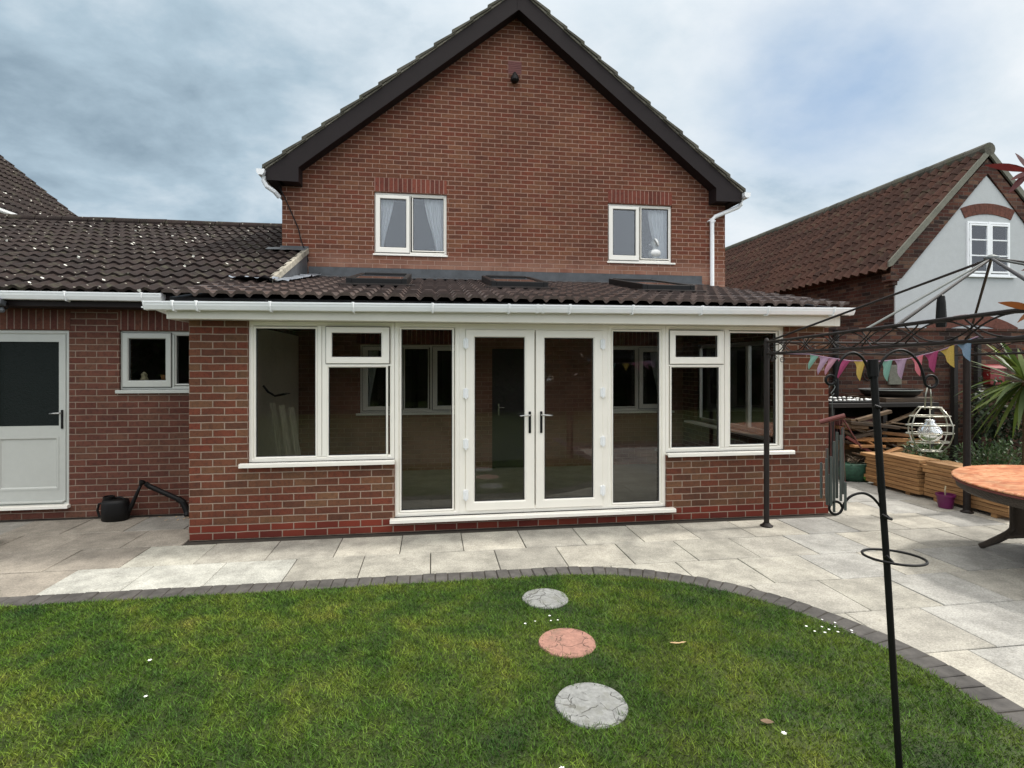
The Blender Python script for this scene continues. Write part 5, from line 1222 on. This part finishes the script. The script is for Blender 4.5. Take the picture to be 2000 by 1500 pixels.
# =================================================================== FEEDER POLE, LANTERN, CHIME
PB = Vector((4.445, -3.841, 0)); RV = Vector((.9896, -.1438, 0)); k0 = 1/451.4
def pp(px, py, dep=0.): return PB+RV*((px-1758)*k0)+Vector((0, 0, 1.79-(py-712)*k0))+FV*dep
def spl(P_, n=6):
    P_ = [Vector(p) for p in P_]; Q = [P_[0]*2-P_[1]]+P_+[P_[-1]*2-P_[-2]]; out = []
    for i in range(1, len(Q)-2):
        for j in range(n):
            t_ = j/n; a, b_, c_, d_ = Q[i-1:i+3]
            out.append(.5*((2*b_)+(c_-a)*t_+(2*a-5*b_+4*c_-d_)*t_**2+(3*b_-a-3*c_+d_)*t_**3))
    return out+[P_[-1]]
FP = Thing('feeder_pole', 'leaning black metal bird feeder pole with curled hooks standing in the lawn', 'pole', tuple(PB))
FP.part('pole', MB().tube([pp(1757, 1512), pp(1732, 1100), pp(1722, 960)], .0135, 14).tube([pp(1722, 962), pp(1705, 712)], .0148, 14), M['black'])
FP.part('collar', MB().tube([pp(1706, 735), pp(1704.5, 702)], .021, 14), M['black'])
def curl(cx, cy, r, a0, a1, n=14): return [pp(cx+r*math.cos(a), cy+r*math.sin(a)) for a in np.linspace(a0, a1, n)]
FP.part('hook', MB().tube(spl([pp(1711, 745), pp(1716, 722), pp(1726, 701), pp(1744, 687), pp(1762, 684), pp(1780, 692), pp(1794, 708), pp(1802, 728), pp(1806, 745)]+curl(1818, 745, 12, math.pi*.85, -math.pi*1.0)), .0058, 8), M['black'], smooth=True, label='upper right hook')
FP.part('hook', MB().tube(spl([pp(1699, 740), pp(1694, 718), pp(1684, 699), pp(1668, 689), pp(1652, 694), pp(1640, 708), pp(1634, 728), pp(1630, 742)]+curl(1622, 742, 9, 0.1, math.pi*1.9)), .0058, 8), M['black'], smooth=True, label='upper left hook')
FP.part('hook', MB().tube(spl([pp(1737, 1012), pp(1726, 1001), pp(1716, 985), pp(1702, 970), pp(1684, 963), pp(1664, 968), pp(1651, 980), pp(1644, 996)]+curl(1632, 992, 12.5, .35, math.pi*1.95)), .0055, 8), M['black'], smooth=True, label='lower left hook')
for cl in ([pp(1716, 1003, -.02), pp(1724, 1008, -.03), pp(1736, 1012, -.015)], [pp(1724, 1082, -.02), pp(1732, 1092, -.03), pp(1740, 1098, -.015)], [pp(1702, 792, -.02), pp(1712, 796, -.024)]): FP.part('clamp', MB().tube(cl, .007, 6), M['black'])
rc = PB+RV*((1746-1758)*k0)+Vector((0, 0, .957))+FV*.0
FP.part('ring_holder', MB().tube([rc+RV*(.123*math.cos(a))+FV*(.10*math.sin(a))+Vector((0, 0, .006*math.cos(a)*-1)) for a in np.linspace(0, 2*math.pi, 40, endpoint=False)], .0055, 8, closed=True), M['black'], smooth=True)
# lantern cage
LN = Thing('cage_lantern', 'pale wire cage lantern with a clear glass bulb hanging from the right hook', 'lantern', tuple(pp(1817, 880)))
lc = pp(1816, 838); wire = plain('champagne_wire', S(172,168,154), .3, metal=.8)
ring = [(math.cos(a), math.sin(a)) for a in np.linspace(math.pi/8, 2*math.pi+math.pi/8, 8, endpoint=False)]
def lring(z, r, n=24): return [lc+RV*(r*math.cos(a))+FV*(.45*r*math.sin(a))+Vector((0, 0, z)) for a in np.linspace(0, 2*math.pi, n, endpoint=False)]
mb = MB()
for ang in (0, math.pi/2):
    dr_ = RV*math.cos(ang+.25)+FV*math.sin(ang+.25); pth = []
    for (r, z) in ((.05, .094), (.082, .060), (.098, .02), (.098, -.02), (.082, -.060), (.05, -.094), (-.05, -.094), (-.082, -.060), (-.098, -.02), (-.098, .02), (-.082, .060), (-.05, .094)): pth.append(lc+dr_*r+Vector((0, 0, z)))
    mb.tube(pth, .0028, 6, closed=True)
for z, r in ((.056, .086), (.018, .1), (-.018, .1), (-.056, .086), (.094, .05), (-.094, .05)): mb.tube(lring(z, r), .0026, 6, closed=True)
mb.tube([lc+Vector((0, 0, .094)), lc+Vector((0, 0, -.094))], .0026, 6)
LN.part('wire_cage', mb, wire, smooth=True)
LN.part('hanger', MB().tube([pp(1806, 800), pp(1808, 770), pp(1812, 753), pp(1816, 752), pp(1818, 770), pp(1819, 800)], .003, 6), wire, smooth=True)
cg = bpy.data.materials.new('clear_glass'); cg.use_nodes = True; cb = cg.node_tree.nodes['Principled BSDF']; cb.inputs['Transmission Weight'].default_value = .9; cb.inputs['Roughness'].default_value = .02; cb.inputs['Base Color'].default_value = (.97, .98, .98, 1)
LN.part('bulb', MB().lathe([(.014, .048), (.018, .044), (.016, .036), (.038, .012), (.046, -.008), (.042, -.028), (.024, -.044), (.006, -.048)], tuple(lc+Vector((0, 0, -.006))), 24), cg, smooth=True)
# wind chime
WC = Thing('wind_chime', 'wind chime of grey metal tubes under a tilted red wooden bar', 'wind chime', tuple(pp(1630, 985)))
WC.part('hook_link', MB().tube([pp(1619, 757), pp(1621, 751), pp(1627, 750), pp(1631, 756), pp(1628, 762), pp(1623, 768), pp(1626, 772), pp(1629, 768)], .0022, 6), M['steel'])
WC.part('chain', MB().tube([pp(1626, 772), pp(1625, 790), pp(1627, 815)], .0018, 5), M['steel'])
WC.part('top_bar', MB().tube([pp(1606, 826, .02), pp(1645, 811, -.02)], .011, 10), M['redwood'])
WC.part('swing_stick', MB().tube([pp(1644, 815, .0), pp(1683, 877, .0)], .0035, 6), M['redwood'])
for i, (x, ya, yb, dpt) in enumerate(((1609, 905, 975, .02), (1614, 895, 972, .0), (1618, 890, 985, -.02), (1623, 878, 990, .03), (1629, 862, 1000, .0), (1634, 848, 975, -.03), (1640, 845, 975, .02), (1646, 835, 965, .0), (1630, 930, 992, .04), (1640, 938, 992, -.04))):
    tb_ = WC.part('chime_tube', MB().tube([pp(x, ya, dpt), pp(x, yb, dpt)], .0052, 10), M['steel'])
    WC.part('string', MB().tube([pp(1608+min(36, (x-1606)*.95), 824-min(36, (x-1606)*.95)*.36, dpt*.5), pp(x, ya, dpt)], .0011, 4), M['redwood'], parent=tb_)

# =================================================================== BEHIND THE VIEWER (mirrored in the glass)
HG = Thing('boundary_hedge', 'tall dark evergreen hedge behind the viewer closing the garden', 'hedge', (3, -15, 0))
mb = MB().box(-14, 22, -16.4, -15.3, 0, 3.4); HG.part('core', mb, M['soil'])
mb = MB()
for _ in range(9000):
    x = random.uniform(-14, 22); z = random.uniform(0, 4.1+.7*noise.noise(Vector((x*.5, 0, 0)))); y = -15.2+.35*noise.noise(Vector((x*.9, z*.9, 2)))+random.uniform(-.15, .15)
    mb.leaf((x, y, z), Vector((random.uniform(-1, 1), random.uniform(.0, 1), random.uniform(-.5, 1))), .3, .16)
HG.part('foliage', mb, M['leaf'])
for (x, y, h_, r_, lb) in ((-3.2, -12.5, 4.6, 1.3, 'loose leafy tree behind the viewer on the left'), (8.5, -13.4, 4.4, 1.2, 'loose leafy tree behind the viewer on the right')):
    T = Thing('garden_tree', lb, 'tree', (x, y, 0)); mb = MB(); leafcloud(mb, (x, y, h_-r_), (r_, r_, r_*1.1), 2500, .16, .08); T.part('crown', mb, M['leaf'])
    T.part('trunk', MB().tube([(x, y, 0), (x+.1, y, h_*.45), (x, y, h_*.75)], [.1, .08, .04], 8), M['oldwood'])
